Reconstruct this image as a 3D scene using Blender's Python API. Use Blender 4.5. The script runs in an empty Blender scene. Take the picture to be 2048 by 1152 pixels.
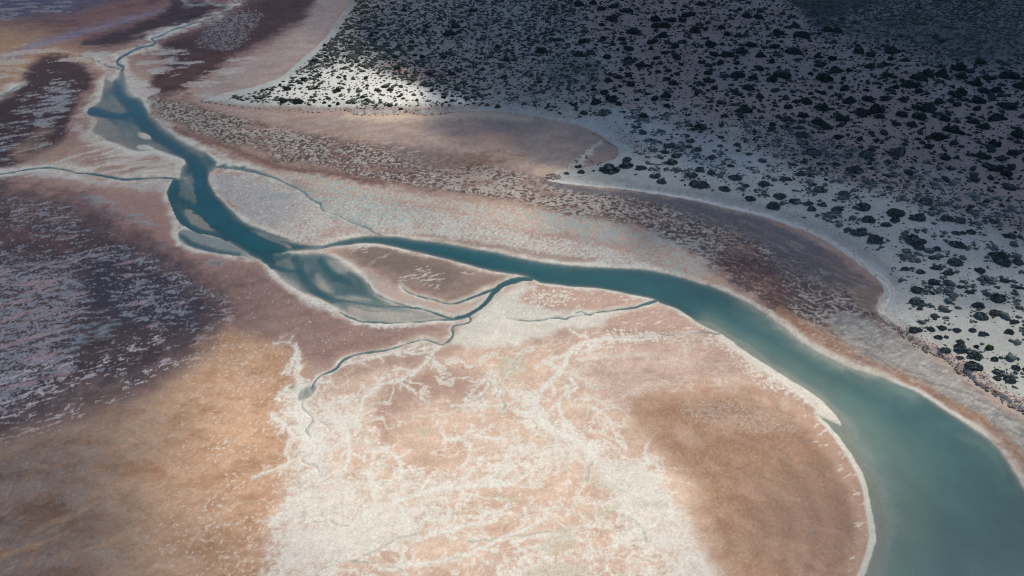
import bpy, math, random, time
import numpy as np
from mathutils import Vector
T0 = time.time()
rng = np.random.default_rng(7)
random.seed(7)
F32 = np.float32
scene = bpy.context.scene
C = scene.collection

# ------------------------------------------------------------------ camera, sky, sun, exposure
CAM_H = 110.0
PITCH = math.radians(33.0)
FPX = 1577.0                                   # focal length in pixels of a 2048 wide frame
cam = bpy.data.cameras.new('camera')
cam.sensor_width = 36.0
cam.lens = FPX / 2048 * 36.0
cam.clip_start, cam.clip_end = 1.0, 60000.0
cam_o = bpy.data.objects.new('camera', cam)
cam_o.location = (0, 0, CAM_H)
cam_o.rotation_euler = (math.pi / 2 - PITCH, 0, 0)
C.objects.link(cam_o)
scene.camera = cam_o

SUN_EL = math.radians(54.0)
SUN_AZ = math.radians(50.0)                    # clockwise from +Y: the sun stands beyond, to the right
SUN_DIR = Vector((math.sin(SUN_AZ) * math.cos(SUN_EL), math.cos(SUN_AZ) * math.cos(SUN_EL), math.sin(SUN_EL)))
world = bpy.data.worlds.new('World')
scene.world = world
world.use_nodes = True
wn = world.node_tree.nodes
wl = world.node_tree.links
wn.clear()
sky = wn.new('ShaderNodeTexSky')
sky.sky_type = 'NISHITA'
sky.sun_disc = False
sky.sun_elevation = SUN_EL
sky.sun_rotation = SUN_AZ
sky.air_density = 1.0
sky.dust_density = 0.0
sky.ozone_density = 5.0
bg = wn.new('ShaderNodeBackground')
bg.inputs['Strength'].default_value = 0.098
wo = wn.new('ShaderNodeOutputWorld')
wl.new(sky.outputs[0], bg.inputs[0])
wl.new(bg.outputs[0], wo.inputs[0])
sun = bpy.data.lights.new('sun', 'SUN')
sun.energy = 3.9
sun.angle = math.radians(0.53)
sun.color = (1.0, 0.94, 0.84)
sun_o = bpy.data.objects.new('sun', sun)
sun_o.rotation_euler = SUN_DIR.to_track_quat('Z', 'Y').to_euler()
sun_o.location = (0, 0, 300)
C.objects.link(sun_o)
vs = scene.view_settings
vs.view_transform = 'Standard'
vs.look = 'None'
vs.gamma = 1.0
vs.exposure = 0.0
vs.use_curve_mapping = False
scene.cycles.max_bounces = 6
scene.cycles.pixel_filter_type = 'BLACKMAN_HARRIS'
scene.cycles.filter_width = 1.05
scene.cycles.transparent_max_bounces = 16

# ------------------------------------------------------------------ projection between the frame and the ground
ST, CT = math.sin(PITCH), math.cos(PITCH)
def ground_at(u, v, z=0.0):
    a = (np.asarray(u, float) - 1024) / FPX
    b = (576 - np.asarray(v, float)) / FPX
    dz = -ST + b * CT
    t = (z - CAM_H) / dz
    return a * t, (CT + b * ST) * t
def frame_of(x, y, z):
    zz = z - CAM_H
    d = y * CT - zz * ST
    up = y * ST + zz * CT
    return 1024 + FPX * x / d, 576 - FPX * up / d, d

# ------------------------------------------------------------------ noise
def _h(ix, iy, seed):
    h = (ix * np.uint32(374761393) + iy * np.uint32(668265263) + np.uint32((seed * 2246822519) & 0xFFFFFFFF))
    h = (h ^ (h >> np.uint32(13))) * np.uint32(1274126177)
    return h ^ (h >> np.uint32(16))
_ang = np.arange(32) / 32 * 2 * np.pi
_GX, _GY = np.cos(_ang).astype(F32), np.sin(_ang).astype(F32)
def perlin(x, y, seed=0):
    x = np.asarray(x, F32); y = np.asarray(y, F32)
    fx, fy = np.floor(x), np.floor(y)
    ix, iy = fx.astype(np.int32).astype(np.uint32), fy.astype(np.int32).astype(np.uint32)
    x = x - fx; y = y - fy
    one = np.uint32(1)
    def g(dx, dy):
        k = (_h(ix + np.uint32(dx), iy + np.uint32(dy), seed) & np.uint32(31)).astype(np.intp)
        return _GX[k] * (x - dx) + _GY[k] * (y - dy)
    sx = x * x * x * (x * (x * 6 - 15) + 10)
    sy = y * y * y * (y * (y * 6 - 15) + 10)
    a = g(0, 0); b = g(1, 0)
    top = a + sx * (b - a)
    a = g(0, 1); b = g(1, 1)
    return (top + sy * (a + sx * (b - a) - top)) * 1.5
def fbm(x, y, scale, octv=4, seed=0, gain=0.5, rot=0.0, stretch=1.0):
    """roughly -1..1, standard deviation near 0.33; scale in metres; stretch lengthens it along direction rot"""
    c, s = math.cos(rot), math.sin(rot)
    X = (x * c + y * s) / (scale * stretch)
    Y = (-x * s + y * c) / scale
    r = np.zeros(np.shape(x), F32); amp = 1.0; tot = 0.0
    for o in range(octv):
        r += F32(amp) * perlin(X * F32(2 ** o) + 17.3 * o, Y * F32(2 ** o) - 9.1 * o, seed + o * 101)
        tot += amp * amp; amp *= gain
    return r / F32(math.sqrt(tot))
def sstep(a, b, x):
    t = np.clip((x - a) / (b - a), 0, 1)
    return t * t * (3 - 2 * t)

# ------------------------------------------------------------------ the ground grid: fine where the view looks, coarse to the horizon
def grow(start, step, mul, lim):
    out = []; p = start
    while (p > lim) if step < 0 else (p < lim):
        step *= mul; p += step; out.append(p)
    return out
STEP = 1.65
us = np.arange(-60, 2108, STEP)
us = np.concatenate([grow(us[0], -STEP, 1.35, -2600)[::-1], us, grow(us[-1], STEP, 1.35, 4600)])
vs_ = np.arange(-12, 1172, STEP)
top = [p for p in grow(vs_[0], -STEP, 1.10, -400) if p > -425] + [-432, -438]
bot = [p for p in grow(vs_[-1], STEP, 1.25, 2300)]
vs_ = np.concatenate([top[::-1], vs_, bot])
NU, NV = len(us), len(vs_)
GX, GY = ground_at(us[None, :], vs_[:, None])
GX = np.broadcast_to(GX, (NV, NU)).astype(F32)
GY = np.broadcast_to(GY, (NV, NU)).astype(F32)
U = np.broadcast_to(us[None, :], (NV, NU)).astype(F32)
V = np.broadcast_to(vs_[:, None], (NV, NU)).astype(F32)
MPP = (np.sqrt(GX ** 2 + GY ** 2 + CAM_H ** 2) / FPX).astype(F32)   # metres per pixel across the view

def smooth(pts, closed=False, n=4):
    P = np.array(pts, float); m = len(P); out = []
    rngk = range(m if closed else m - 1)
    for i in rngk:
        if closed:
            p0, p1, p2, p3 = P[(i - 1) % m], P[i], P[(i + 1) % m], P[(i + 2) % m]
        else:
            p0, p1, p2, p3 = P[max(i - 1, 0)], P[i], P[i + 1], P[min(i + 2, m - 1)]
        for k in range(n):
            t = k / n
            q = 0.5 * ((2 * p1) + (p2 - p0) * t + (2 * p0 - 5 * p1 + 4 * p2 - p3) * t * t + (3 * p1 - p0 - 3 * p2 + p3) * t ** 3)
            out.append(q)
    if not closed: out.append(P[-1])
    return np.array(out)

def dendrite(pts, width, reach, every, seed, side=0, depth=2):
    '''a pale runnel and the smaller runnels that feed it'''
    g = random.Random(seed); P = smooth(pts, False, 5); out = [(pts, width)]
    acc = 0
    for a, b in zip(P[:-1], P[1:]):
        acc += math.hypot(*(b - a))
        if acc < every: continue
        acc = g.uniform(-.4, .3) * every
        dirn = math.atan2(b[1] - a[1], b[0] - a[0]) + (side or g.choice((-1, 1))) * g.uniform(.45, 1.15)
        q = [tuple(a)]; x, y = a; L = reach * g.uniform(.5, 1.4); n = 5
        for k in range(n):
            dirn += g.uniform(-.45, .45)
            x += math.cos(dirn) * L / n; y += math.sin(dirn) * L / n * .8
            q.append((x, y))
        w = (width if np.isscalar(width) else float(np.mean(width))) * .55
        if depth > 1: out += dendrite(q, w, reach * .5, every * .6, g.random(), 0, depth - 1)
        else: out.append((q, w))
    return out
class Frame:
    """distances to traced outlines, measured on the projected grid"""
    def __init__(s, u, v): s.u, s.v = u, v
    def box(s, u0, u1, v0, v1, pad):
        c0, c1 = np.searchsorted(us, [u0 - pad, u1 + pad])
        r0, r1 = np.searchsorted(vs_, [v0 - pad, v1 + pad])
        return slice(max(r0 - 1, 0), min(r1 + 1, NV)), slice(max(c0 - 1, 0), min(c1 + 1, NU))
    def stroke(s, pts, widths=None, dmax=60, n=3):
        w = np.full(len(pts), 0.0) if widths is None else (np.full(len(pts), float(widths)) if np.isscalar(widths) else np.array(widths, float))
        P = smooth(np.column_stack([np.array(pts, float), w]), False, n)
        D = np.full((NV, NU), dmax, F32)
        for a, b in zip(P[:-1], P[1:]):
            rs, cs = s.box(min(a[0], b[0]), max(a[0], b[0]), min(a[1], b[1]), max(a[1], b[1]), dmax + max(a[2], b[2]) / 2 + 30)
            u, v = s.u[rs, cs], s.v[rs, cs]
            dx, dy = F32(b[0] - a[0]), F32(b[1] - a[1]); L = dx * dx + dy * dy + F32(1e-9)
            t = np.clip(((u - F32(a[0])) * dx + (v - F32(a[1])) * dy) / L, 0, 1)
            d = np.hypot(u - F32(a[0]) - t * dx, v - F32(a[1]) - t * dy) - (F32(a[2]) + t * F32(b[2] - a[2])) / 2
            np.minimum(D[rs, cs], d, out=D[rs, cs])
        return D
    def strokes(s, items, dmax=14):
        D = np.full((NV, NU), dmax, F32)
        for pts, w in items:
            w = np.full(len(pts), float(w)) if np.isscalar(w) else np.array(w, float)
            P = smooth(np.column_stack([np.array(pts, float), w]), False, 3)
            for a, b in zip(P[:-1], P[1:]):
                rs, cs = s.box(min(a[0], b[0]), max(a[0], b[0]), min(a[1], b[1]), max(a[1], b[1]), dmax + max(a[2], b[2]) / 2 + 14)
                u, v = s.u[rs, cs], s.v[rs, cs]
                dx, dy = F32(b[0] - a[0]), F32(b[1] - a[1]); L = dx * dx + dy * dy + F32(1e-9)
                t = np.clip(((u - F32(a[0])) * dx + (v - F32(a[1])) * dy) / L, 0, 1)
                d = np.hypot(u - F32(a[0]) - t * dx, v - F32(a[1]) - t * dy) - (F32(a[2]) + t * F32(b[2] - a[2])) / 2
                np.minimum(D[rs, cs], d, out=D[rs, cs])
        return D
    def poly(s, pts, dmax=60, n=4):
        P = smooth(pts, True, n)
        D = np.full((NV, NU), dmax, F32)
        I = np.zeros((NV, NU), bool)
        Q = np.roll(P, -1, axis=0)
        for a, b in zip(P, Q):
            rs, cs = s.box(min(a[0], b[0]), max(a[0], b[0]), min(a[1], b[1]), max(a[1], b[1]), dmax + 30)
            u, v = s.u[rs, cs], s.v[rs, cs]
            dx, dy = F32(b[0] - a[0]), F32(b[1] - a[1]); L = dx * dx + dy * dy + F32(1e-9)
            t = np.clip(((u - F32(a[0])) * dx + (v - F32(a[1])) * dy) / L, 0, 1)
            d = np.hypot(u - F32(a[0]) - t * dx, v - F32(a[1]) - t * dy)
            np.minimum(D[rs, cs], d, out=D[rs, cs])
            if abs(b[1] - a[1]) > 1e-6:
                r0, r1 = np.searchsorted(vs_, [min(a[1], b[1]) - 60, max(a[1], b[1]) + 60])
                rr = slice(max(r0 - 1, 0), min(r1 + 1, NV))
                c1 = min(np.searchsorted(us, max(a[0], b[0]) + 60) + 1, NU)
                u, v = s.u[rr, :c1], s.v[rr, :c1]
                I[rr, :c1] ^= ((F32(a[1]) > v) != (F32(b[1]) > v)) & (u < F32(b[0] - a[0]) * (v - F32(a[1])) / F32(b[1] - a[1]) + F32(a[0]))
        return np.where(I, -D, D)

# ------------------------------------------------------------------ traced outlines (pixels of the 2048 wide photograph)
CREEK = [(241,137),(234,150),(224,162),(208,153),(205,170),(202,187),(197,202),(180,213),(174,222),(176,231),(192,240),(186,252),(182,262),
 (200,273),(213,282),(233,288),(260,300),(283,303),(310,300),(333,307),(360,315),(370,323),(360,337),(357,353),(345,360),(333,383),(335,391),
 (340,407),(347,424),(360,444),(377,455),(393,463),(413,468),(440,475),(460,487),(480,499),(510,516),(530,528),(550,533),(558,520),(557,508),
 (595,502),(639,499),(665,494),(699,490),(725,487),(759,488),(792,494),(825,502),(865,512),(905,522),(945,532),(985,542),(1024,548),(1050,552),
 (1062,557),(1080,566),(1104,569),(1151,574),(1197,577),(1237,584),(1277,592),(1305,598),(1326,608),(1351,617),(1377,632),(1404,651),(1431,664),
 (1457,679),(1484,701),(1511,717),(1536,732),(1556,744),(1576,757),(1593,768),(1623,786),(1649,808),(1669,828),(1681,848),(1663,840),(1639,831),
 (1634,829),(1645,840),(1663,858),(1683,881),(1703,908),(1719,935),(1733,968),(1739,1001),(1744,1035),(1751,1070),(1744,1101),(1733,1135),
 (1722,1165),(1700,1250),(1640,1400),(1500,1700),(1700,2200),(3000,2000),(2500,1500),(2250,1250),(2100,1060),(2048,972),(2029,941),(2009,908),(1983,881),(1956,861),(1923,840),
 (1889,818),(1856,796),(1823,778),(1796,767),(1749,747),(1716,737),(1676,721),(1636,701),(1603,681),(1576,657),(1556,641),(1536,626),(1504,607),
 (1471,591),(1431,574),(1391,562),(1357,551),(1324,544),(1284,537),(1224,534),(1164,531),(1111,526),(1064,519),(1024,511),(992,503),(952,497),
 (912,489),(872,482),(832,478),(795,472),(759,470),(729,471),(699,476),(672,482),(645,489),(619,489),(599,484),(565,472),(532,461),(512,453),
 (493,445),(467,424),(447,404),(430,384),(418,364),(419,348),(430,338),(434,324),(427,317),(407,302),(383,290),(360,277),(327,253),(307,233),
 (293,220),(283,197),(264,187),(255,167),(251,153),(247,139)]
BRAID = [(552,508),(520,514),(539,534),(562,561),(585,577),(619,592),(652,605),(679,621),(705,634),(725,642),(772,646),(819,646),(862,642),(905,638),
 (880,629),(845,618),(800,609),(765,592),(745,580),(735,566),(726,552),(712,543),(700,533),(690,525),(672,515),(650,505),(600,503)]
SHALLOW = [(372,456),(355,462),(356,481),(370,491),(400,501),(433,507),(473,511),(508,517),(490,501),(468,488),(445,476),(413,468),(393,461)]
SIDE = [(430,340),(430,328),(470,329),(520,340),(520,348),(467,341),(440,338)]
STREAMS = [  # points, widths, strength
 ([(490,-6),(463,9),(450,22),(425,35),(400,43),(350,58),(320,71),(303,77),(309,83),(305,89),(280,95),(262,103),(245,112),(235,121),(236,128),(247,133),(243,140)],
  [2,2.5,2.5,3,3,3,3.5,4,4,4,5,6,6.5,7,7,6,6], .8),
 ([(370,3),(376,9),(400,9),(420,5),(440,9),(452,15)], [2.5]*6, .5),
 ([(193,122),(205,129),(216,133),(233,135),(241,137)], [2,2.5,3,3,3], .7),
 ([(-10,196),(10,187),(22,181),(36,172),(46,165)], [7,7,6,4,2], .3),
 ([(-40,352),(0,348),(33,343),(67,337),(100,335),(133,340),(153,345),(187,348),(213,353),(247,358),(280,357),(320,355),(352,357)], [4,4,3,3,4,5,5,5,5,6,5,4,5], .8),
 ([(505,342),(545,353),(579,370),(605,382),(612,390),(622,399),(638,407),(645,421),(669,427),(699,444),(725,452),(752,466),(768,474)], [8,8,6,5,4,4,5,4,3.5,3.5,3,4,5], .42),
 ([(1062,557),(1035,559),(1008,568),(990,582),(976,600),(958,616),(935,629),(910,636)], [10,13,13,12,10,9,8,6], 1.0),
 ([(990,578),(960,589),(935,598),(915,605),(895,607),(870,600),(835,592),(812,582),(802,573)], [8,8,7,5,3,3,2.5,2.5,1.5], .75),
 ([(905,637),(885,631),(865,624),(845,618),(825,615),(800,613),(770,611),(740,609),(715,604),(690,601),(665,597),(645,588),(622,570),(608,556),(600,542),(604,524)], [6,7,6,4,4,4,4,5,6,8,10,12,12,12,12,14], .8),
 ([(932,632),(905,638),(870,640),(840,643),(800,645),(760,644),(725,642),(700,634),(680,624)], [5,5,5,4,3,4,4,5,4], .7),
 ([(845,618),(815,612),(790,604),(762,592),(745,584),(738,571),(727,561)], [4,3,3,3,4,5,5], .55),
 ([(800,614),(788,620),(765,621),(740,620),(715,613),(692,605)], [2.5,3,3,3,3,3], .55),
 ([(935,631),(940,637),(938,643),(925,648),(908,651),(904,658),(906,668),(900,678),(890,687),(880,689),(868,685),(855,681),(845,680),(820,686),(790,696),(760,702),(735,704),(715,709),(690,717),(680,726),(672,736),(655,745),(640,752),(630,762),(622,775)],
  [4,4,4,4,4,5,5,5,4,4,4,3.5,3.5,4,4,4,4,4,5,6,6,4,3.5,3.5,4], .72),
 ([(606,800),(603,812),(607,820),(618,829),(625,838),(619,850),(611,862),(617,874)], [5,4,4,4,5,6,6,1], .17),
 ([(640,845),(653,853),(658,862),(648,872),(640,884)], [2,2,2,2,1], .08),
 ([(634,890),(632,898),(620,908),(603,919),(615,928),(630,933),(636,944)], [2,3,4,5,4,5,2], .12),
 ([(1312,601),(1285,609),(1265,615),(1240,617),(1220,621),(1195,624),(1176,629),(1164,622),(1150,626)], [8,6,5,4,3,3,2.5,2.5,2], .75),
 ([(1195,623),(1165,630),(1140,633),(1130,638),(1110,635),(1085,640),(1060,641),(1040,640),(1012,637)], [2,2.5,5,6,6,5,4,3,2], .42),
 ([(1437,668),(1400,664),(1375,667),(1345,671),(1318,670),(1300,675),(1260,677),(1226,678)], [4,3,2.5,3,2.5,3,3,2], .4),
]
POND = [(597,783),(612,771),(628,768),(633,775),(626,788),(613,798),(595,801)]
POND2 = [(574,778),(581,768),(590,770),(586,778)]
UPLAND = [(712,-30),(700,0),(680,32),(650,75),(612,110),(565,150),(540,162),(500,175),(440,188),(405,203),(430,208),(512,217),(600,222),(640,225),(685,219),
 (708,228),(740,229),(800,228),(812,223),(850,229),(895,225),(950,222),(1024,227),(1090,237),(1150,250),(1195,268),(1225,288),(1236,302),(1230,316),
 (1200,327),(1150,338),(1115,346),(1090,352),(1095,362),(1130,369),(1170,372),(1250,380),(1330,392),(1400,405),(1500,428),(1560,446),(1620,468),
 (1680,502),(1725,534),(1758,562),(1768,582),(1756,602),(1752,616),(1758,634),(1785,655),(1810,672),(1840,694),(1880,714),(1920,740),(1960,772),
 (2000,797),(2048,828),(2150,900),(2700,1300),(4700,1500),(4700,-440),(900,-440)]
SCARPS = [([(1780,648),(1800,664),(1812,676),(1838,692),(1862,706),(1884,714),(1905,732),(1930,748),(1958,770),(1990,786),(2015,806),(2048,826),(2110,868)], 1.0),
          ([(405,203),(440,209),(512,217),(590,222),(640,226),(684,219)], .6), ([(686,220),(708,228),(740,230),(800,228),(812,224)], .8), ([(812,223),(850,230),(880,228),(900,225)], .8)]

n_lo1 = fbm(GX, GY, 14, 3, 1); n_lo2 = fbm(GX, GY, 14, 3, 2)
n_hi1 = fbm(GX, GY, 2.6, 3, 3); n_hi2 = fbm(GX, GY, 2.6, 3, 4)

def water_fields(fr):
    """optical depth of the water and distance to the waterline (negative in the water)"""
    ck = fr.poly(CREEK, 90)
    W = 2.6 * (1 - np.exp(np.minimum(ck, 0) / 13.0))
    # shelves and shoals inside the creek
    shelf = fr.stroke([(1410,655),(1484,703),(1576,760),(1640,812),(1665,850),(1700,905),(1733,968),(1742,1020),(1750,1070),(1733,1140),(1700,1250)], 0, 190)
    wid = np.interp(V, [640, 800, 900, 1000, 1100, 1200], [18, 44, 92, 108, 92, 78])
    W *= 1 - .95 * np.exp(-(np.maximum(shelf + n_lo1 * 8, 0) / wid) ** 1.7)
    shelf2 = fr.stroke([(2060,985),(2025,940),(1985,900),(1930,880)], 6, 80)
    W *= 1 - .35 * np.exp(-(np.maximum(shelf2, 0) / 26) ** 1.5)
    shelf3 = fr.stroke([(1500,602),(1556,640),(1603,680),(1676,720),(1749,747)], 0, 60)
    W *= 1 - .93 * np.exp(-(np.maximum(shelf3 + n_lo1 * 9 + n_hi1 * 9, 0) / 26) ** 1.6)
    def shoal(pts, k, f):
        nonlocal W
        m = sstep(f * 1.5, -f * 1.2, fr.poly(pts, 30) + n_hi1 * 4.5 + n_lo1 * 4)
        W *= 1 - (1 - k) * m
    up = sstep(330, 300, V)
    stk = fbm(GX, GY, 5, 4, 14, .55, rot=-1.0, stretch=4.0)
    W = W * (1 - .42 * up * sstep(460, 440, U)) * (1 + .5 * stk * sstep(760, 560, U)) * np.interp(U, [330, 480, 640], [.62, .78, 1.0])
    shoal([(207,200),(233,192),(252,206),(250,224),(227,231),(205,221)], .40, 9)
    shoal([(173,234),(200,230),(219,243),(232,268),(213,272),(186,262)], .22, 8)
    shoal([(215,250),(250,244),(292,250),(325,272),(345,300),(310,300),(260,297),(228,285)], .45, 9)
    shoal([(206,152),(235,160),(230,175),(210,172)], .55, 6)
    shoal([(252,160),(264,170),(268,192),(255,185)], .4, 6)
    shoal([(320,255),(365,285),(400,310),(385,318),(345,290),(320,270)], .6, 8)
    shoal([(372,352),(384,345),(392,356),(391,378),(388,402),(372,398),(357,388),(358,372)], .30, 4)
    shoal([(370,418),(388,421),(407,434),(421,448),(434,463),(416,463),(393,456),(377,443)], .10, 4)
    shoal([(395,318),(430,330),(424,350),(410,345),(398,335)], .5, 6)
    for pts, w, k in (([(515,468),(540,478),(568,488),(580,492)], 5, .15), ([(500,462),(520,465),(560,478),(600,486)], 3, .3), ([(520,482),(545,490),(580,494)], 3, .5), ([(545,507),(590,500),(640,496)],5,.5)):
        d = fr.stroke(pts, w, 30)
        W *= 1 - (1 - k) * sstep(4, -2, d)
    deep = fr.stroke([(231,165),(245,197),(272,215),(282,238),(302,262),(340,286),(372,308),(398,332),(402,372),(420,410),(460,455),(505,480),(560,498)], [5,8,22,20,18,16,14,16,22,26,26,20,14], 30)
    W += (.9 * sstep(10, -8, deep)) * (ck < 0)
    deep = fr.stroke([(182,222),(205,226),(240,232),(268,226)], [12,12,8,10], 20)
    W += 1.0 * sstep(5, -4, deep) * (ck < 0)
    deep = fr.stroke([(348,362),(342,385),(345,410),(362,438),(385,457),(415,466),(450,478)], [10,10,10,9,9,8,8], 20)
    W += .9 * sstep(5, -4, deep) * (ck < 0)
    W = np.maximum(W, .20 * (1 - np.exp(np.minimum(ck, 0) / 3.5)))
    W *= ck < 0
    # bars that stand dry
    bars = np.minimum(fr.stroke([(279,269),(290,271),(299,274)], [5,8,3], 20), fr.stroke([(278,294),(290,294),(306,297)], [3,5,2], 20))
    sd = np.maximum(ck, -bars)
    W *= sstep(0, 5, bars)
    # braided shallows
    br = fr.poly(BRAID, 40) 
    nb = fbm(GX, GY, 9, 4, 12, rot=-.5, stretch=2.0)
    Wb = (.56 + .34 * nb) * sstep(0, -14, br) * np.interp(U, [560, 720, 800, 900], [1.25, 1.0, .55, .3])
    for pts, k, f in (([(655,517),(690,527),(702,541),(674,546),(654,531)], .4, 7), ([(632,544),(652,561),(668,586),(645,582),(629,564)], .3, 8), ([(560,545),(590,560),(600,575),(580,570)], .5, 5),
                   ([(700,610),(760,616),(830,625),(860,630),(800,640),(730,636),(700,625)], .25, 6), ([(670,590),(720,590),(740,600),(690,598)], .3, 5)):
        Wb *= 1 - (1 - k) * sstep(f, -f, fr.poly(pts, 30) + n_hi1 * 2)
    for pts, w, k in (([(640,520),(655,538),(672,553),(700,562)], [10,12,14,8], .55), ([(548,532),(575,540),(600,541)], [6,4,4], .9), ([(590,515),(600,540),(610,562),(640,585),(665,600)], [16,14,14,12,10], .5), ([(700,548),(725,565),(742,582)], [8,10,5], .3), ([(575,508),(545,516),(540,530)], [10,16,12], .7), ([(620,509),(680,519)],[5,3],.2)):
        Wb += k * sstep(5, -5, fr.stroke(pts, w, 30)) * (br < 0)
    sd = np.minimum(sd, br); W = np.maximum(W, Wb)
    sh = fr.poly(SHALLOW, 30)
    Ws = .2 * sstep(0, -5, sh) + .75 * sstep(4, -5, fr.stroke([(362,470),(378,484),(400,493),(440,503),(478,508)], [5,9,7,6,4], 20) + n_hi1) * (sh < 0)
    sd = np.minimum(sd, sh); W = np.maximum(W, Ws)
    sd_ = fr.poly(SIDE, 30) + n_hi1 * 4; W = np.maximum(W, .55 * sstep(1, -7, sd_)); sd = np.minimum(sd, sd_ + 3)
    for pts, k in ((POND, .22), (POND2, .16)):
        p = fr.poly(pts, 30); sd = np.minimum(sd, p); W = np.maximum(W, k * sstep(0, -5, p))
    thin = np.full((NV, NU), 60, F32)
    for pts, w, k in STREAMS:
        d = fr.stroke(pts, np.array(w) * .86, 40) + n_hi1 * .9 + n_lo1 * .8
        W = np.maximum(W, 1.15 * k * sstep(1.0, -2.8, d))
        thin = np.minimum(thin, d + (0 if k > .5 else 4))
    return W.astype(F32), sd, thin

def heights(fr, W, sd, thin, up):
    z = .06 + .28 * (1 - np.exp(-np.maximum(np.minimum(sd, thin + 6), 0) / 45.0)) + .035 * n_lo1
    z = np.where(W > .004, -.012 - W * np.where(sd < 0, .42, .15), z)
    inl = np.maximum(-up, 0) * MPP                                    # metres in from the edge of the dunes
    ramp = 1 - np.exp(-inl / 22.0)
    dune = fbm(GX, GY, 38, 4, 31, rot=.6, stretch=1.6)
    zu = .25 + ramp * (2.6 + 1.5 * dune) + .12 * n_hi1 * ramp
    sc = np.zeros((NV, NU), F32)
    for pts, k in SCARPS:
        sc = np.maximum(sc, k * sstep(46, 6, fr.stroke(pts, 0, 60)))
    zu += sc * (.45 + .5 * n_hi2) * sstep(.1, .8, inl + .5 * n_hi1)
    hill = sstep(10, -60, fr.poly([(1640,60),(1760,14),(1850,2),(2100,0),(2400,60),(2400,160),(2100,140),(1900,110),(1760,80)], 90))
    zu += 5.0 * hill
    return np.where(up < 0, np.maximum(z, zu), z).astype(F32)

# pass one on the flat sheet, pass two where the raised ground really shows
ZERO = np.zeros((NV, NU), F32)
def warped(u, v, a):
    k = np.clip(.16 / MPP, .45, 1.6)
    return Frame((u + n_lo1 * a * .8 + n_hi1 * a * .55 * k).astype(F32), (v + n_lo2 * a * .45 + n_hi2 * a * .35 * k).astype(F32))
fr0 = warped(U, V, 2.2)
up0 = fr0.poly(UPLAND, 400, 3)
Z0 = heights(fr0, ZERO, np.full((NV, NU), 60, F32), np.full((NV, NU), 60, F32), up0)
for _ in range(2):
    U1, V1, _d = frame_of(GX, GY, np.where(up0 < 0, Z0, 0.1))
    V1 = np.where(_d > 1, V1, V).astype(F32); U1 = np.where(_d > 1, U1, U).astype(F32)
    V1 = np.clip(V1, V - 70, V + 70); U1 = np.clip(U1, U - 120, U + 120)
    fr = warped(U1, V1, 2.2)
    up0 = fr.poly(UPLAND, 400, 3)
    Z0 = heights(fr, ZERO, np.full((NV, NU), 60, F32), np.full((NV, NU), 60, F32), up0)
UP = up0
W, SD, THIN = water_fields(fr)
W = np.where(UP < 0, 0, W)
Z = heights(fr, W, SD, THIN, UP)
print('outlines', round(time.time() - T0, 1))

# ------------------------------------------------------------------ colour of the bare ground (what it is made of, not how it is lit)
col = np.empty((NV, NU, 3), F32)
col[:] = (188, 158, 143)
rough_mix = np.zeros((NV, NU), F32)
soft = warped(U1, V1, 9.0)
def lay(mask, rgb):
    global col
    mask = np.clip(mask, 0, 1)[..., None].astype(F32)
    col += (np.array(rgb, F32) - col) * mask
def zone(pts, f=14, wobble=10, frame=None):
    d = (frame or soft).poly(pts, 70)
    if wobble: d = d + n_lo2 * wobble + n_hi1 * wobble * .45 + q_mid * wobble * .7 + q_fine * wobble * .25
    return sstep(f, -f, d)
def band(pts, w, f=6, wobble=3):
    d = soft.stroke(pts, w, 60)
    return sstep(f, -f, d + n_hi2 * wobble + q_fine * wobble * .6)
def crust(cover, field, sharp=.10):
    """share `cover` of the surface carries crust, broken up by a noise field"""
    c = np.clip(cover, .001, .999)
    t = -np.log(c / (1 - c)) * .19
    return sstep(t - sharp, t + sharp, field + q_grain * .16) * sstep(.0, .04, cover) * np.clip(.84 + .34 * q_spot, .35, 1)
# noise fields shared by the zones
q_mid = fbm(GX, GY, 5.0, 4, 41, .6)
q_fine = fbm(GX, GY, .85, 3, 42, .65)
q_streak = fbm(GX, GY, 3.0, 4, 43, .6, rot=.55, stretch=3.2)
q_worm = 1 - 3.2 * np.abs(fbm(GX, GY, 2.1, 3, 44, .5, rot=-.35, stretch=1.3))
q_vein = 1 - 3.4 * np.abs(fbm(GX, GY, 2.2, 4, 45, .6))
q_wide = fbm(GX, GY, 30, 4, 46)
q_grain = fbm(GX, GY, .30, 2, 47)
q_spot = fbm(GX, GY, .6, 2, 50)
q_mott = fbm(GX, GY, 2.4, 4, 51, .65)
wx, wy = 2.6 * fbm(GX, GY, 6, 3, 52), 2.6 * fbm(GX, GY, 6, 3, 53)
q_flow = fbm(GX + wx, GY + wy, 6.0, 5, 54, .55, rot=.3, stretch=2.2)
q_flow2 = fbm(GX + wx * 1.4, GY - wy, 3.2, 5, 55, .55, rot=-.25, stretch=2.4)
def smudge(mask, k=.3, dark=(-16, -17, -16), lite=(14, 13, 12)):
    '''patches of slightly damper and drier ground with traceable edges, as each tide leaves them'''
    global col
    a = (sstep(.10, .17, q_flow) * .6 + sstep(.34, .40, q_flow) * .6 + sstep(.12, .2, q_flow2) * .5) * k * 1.15
    b = (sstep(.14, .22, -q_flow2) * .7 + sstep(.22, .3, -q_flow) * .6) * k * 1.15
    m = np.clip(mask, 0, 1)
    col += (m * a)[..., None] * np.array(dark, F32) + (m * b)[..., None] * np.array(lite, F32)
q_far = fbm(GX, GY, 8, 5, 48, .62, rot=.1, stretch=2.4)
q_tidal = fbm(GX, GY, 7.5, 5, 49, .55, rot=.35, stretch=1.8)

lay(sstep(-.2, .6, q_wide) * .35, (170, 134, 122))
lay(sstep(.1, .7, q_mid) * .25, (205, 174, 160))

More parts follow.
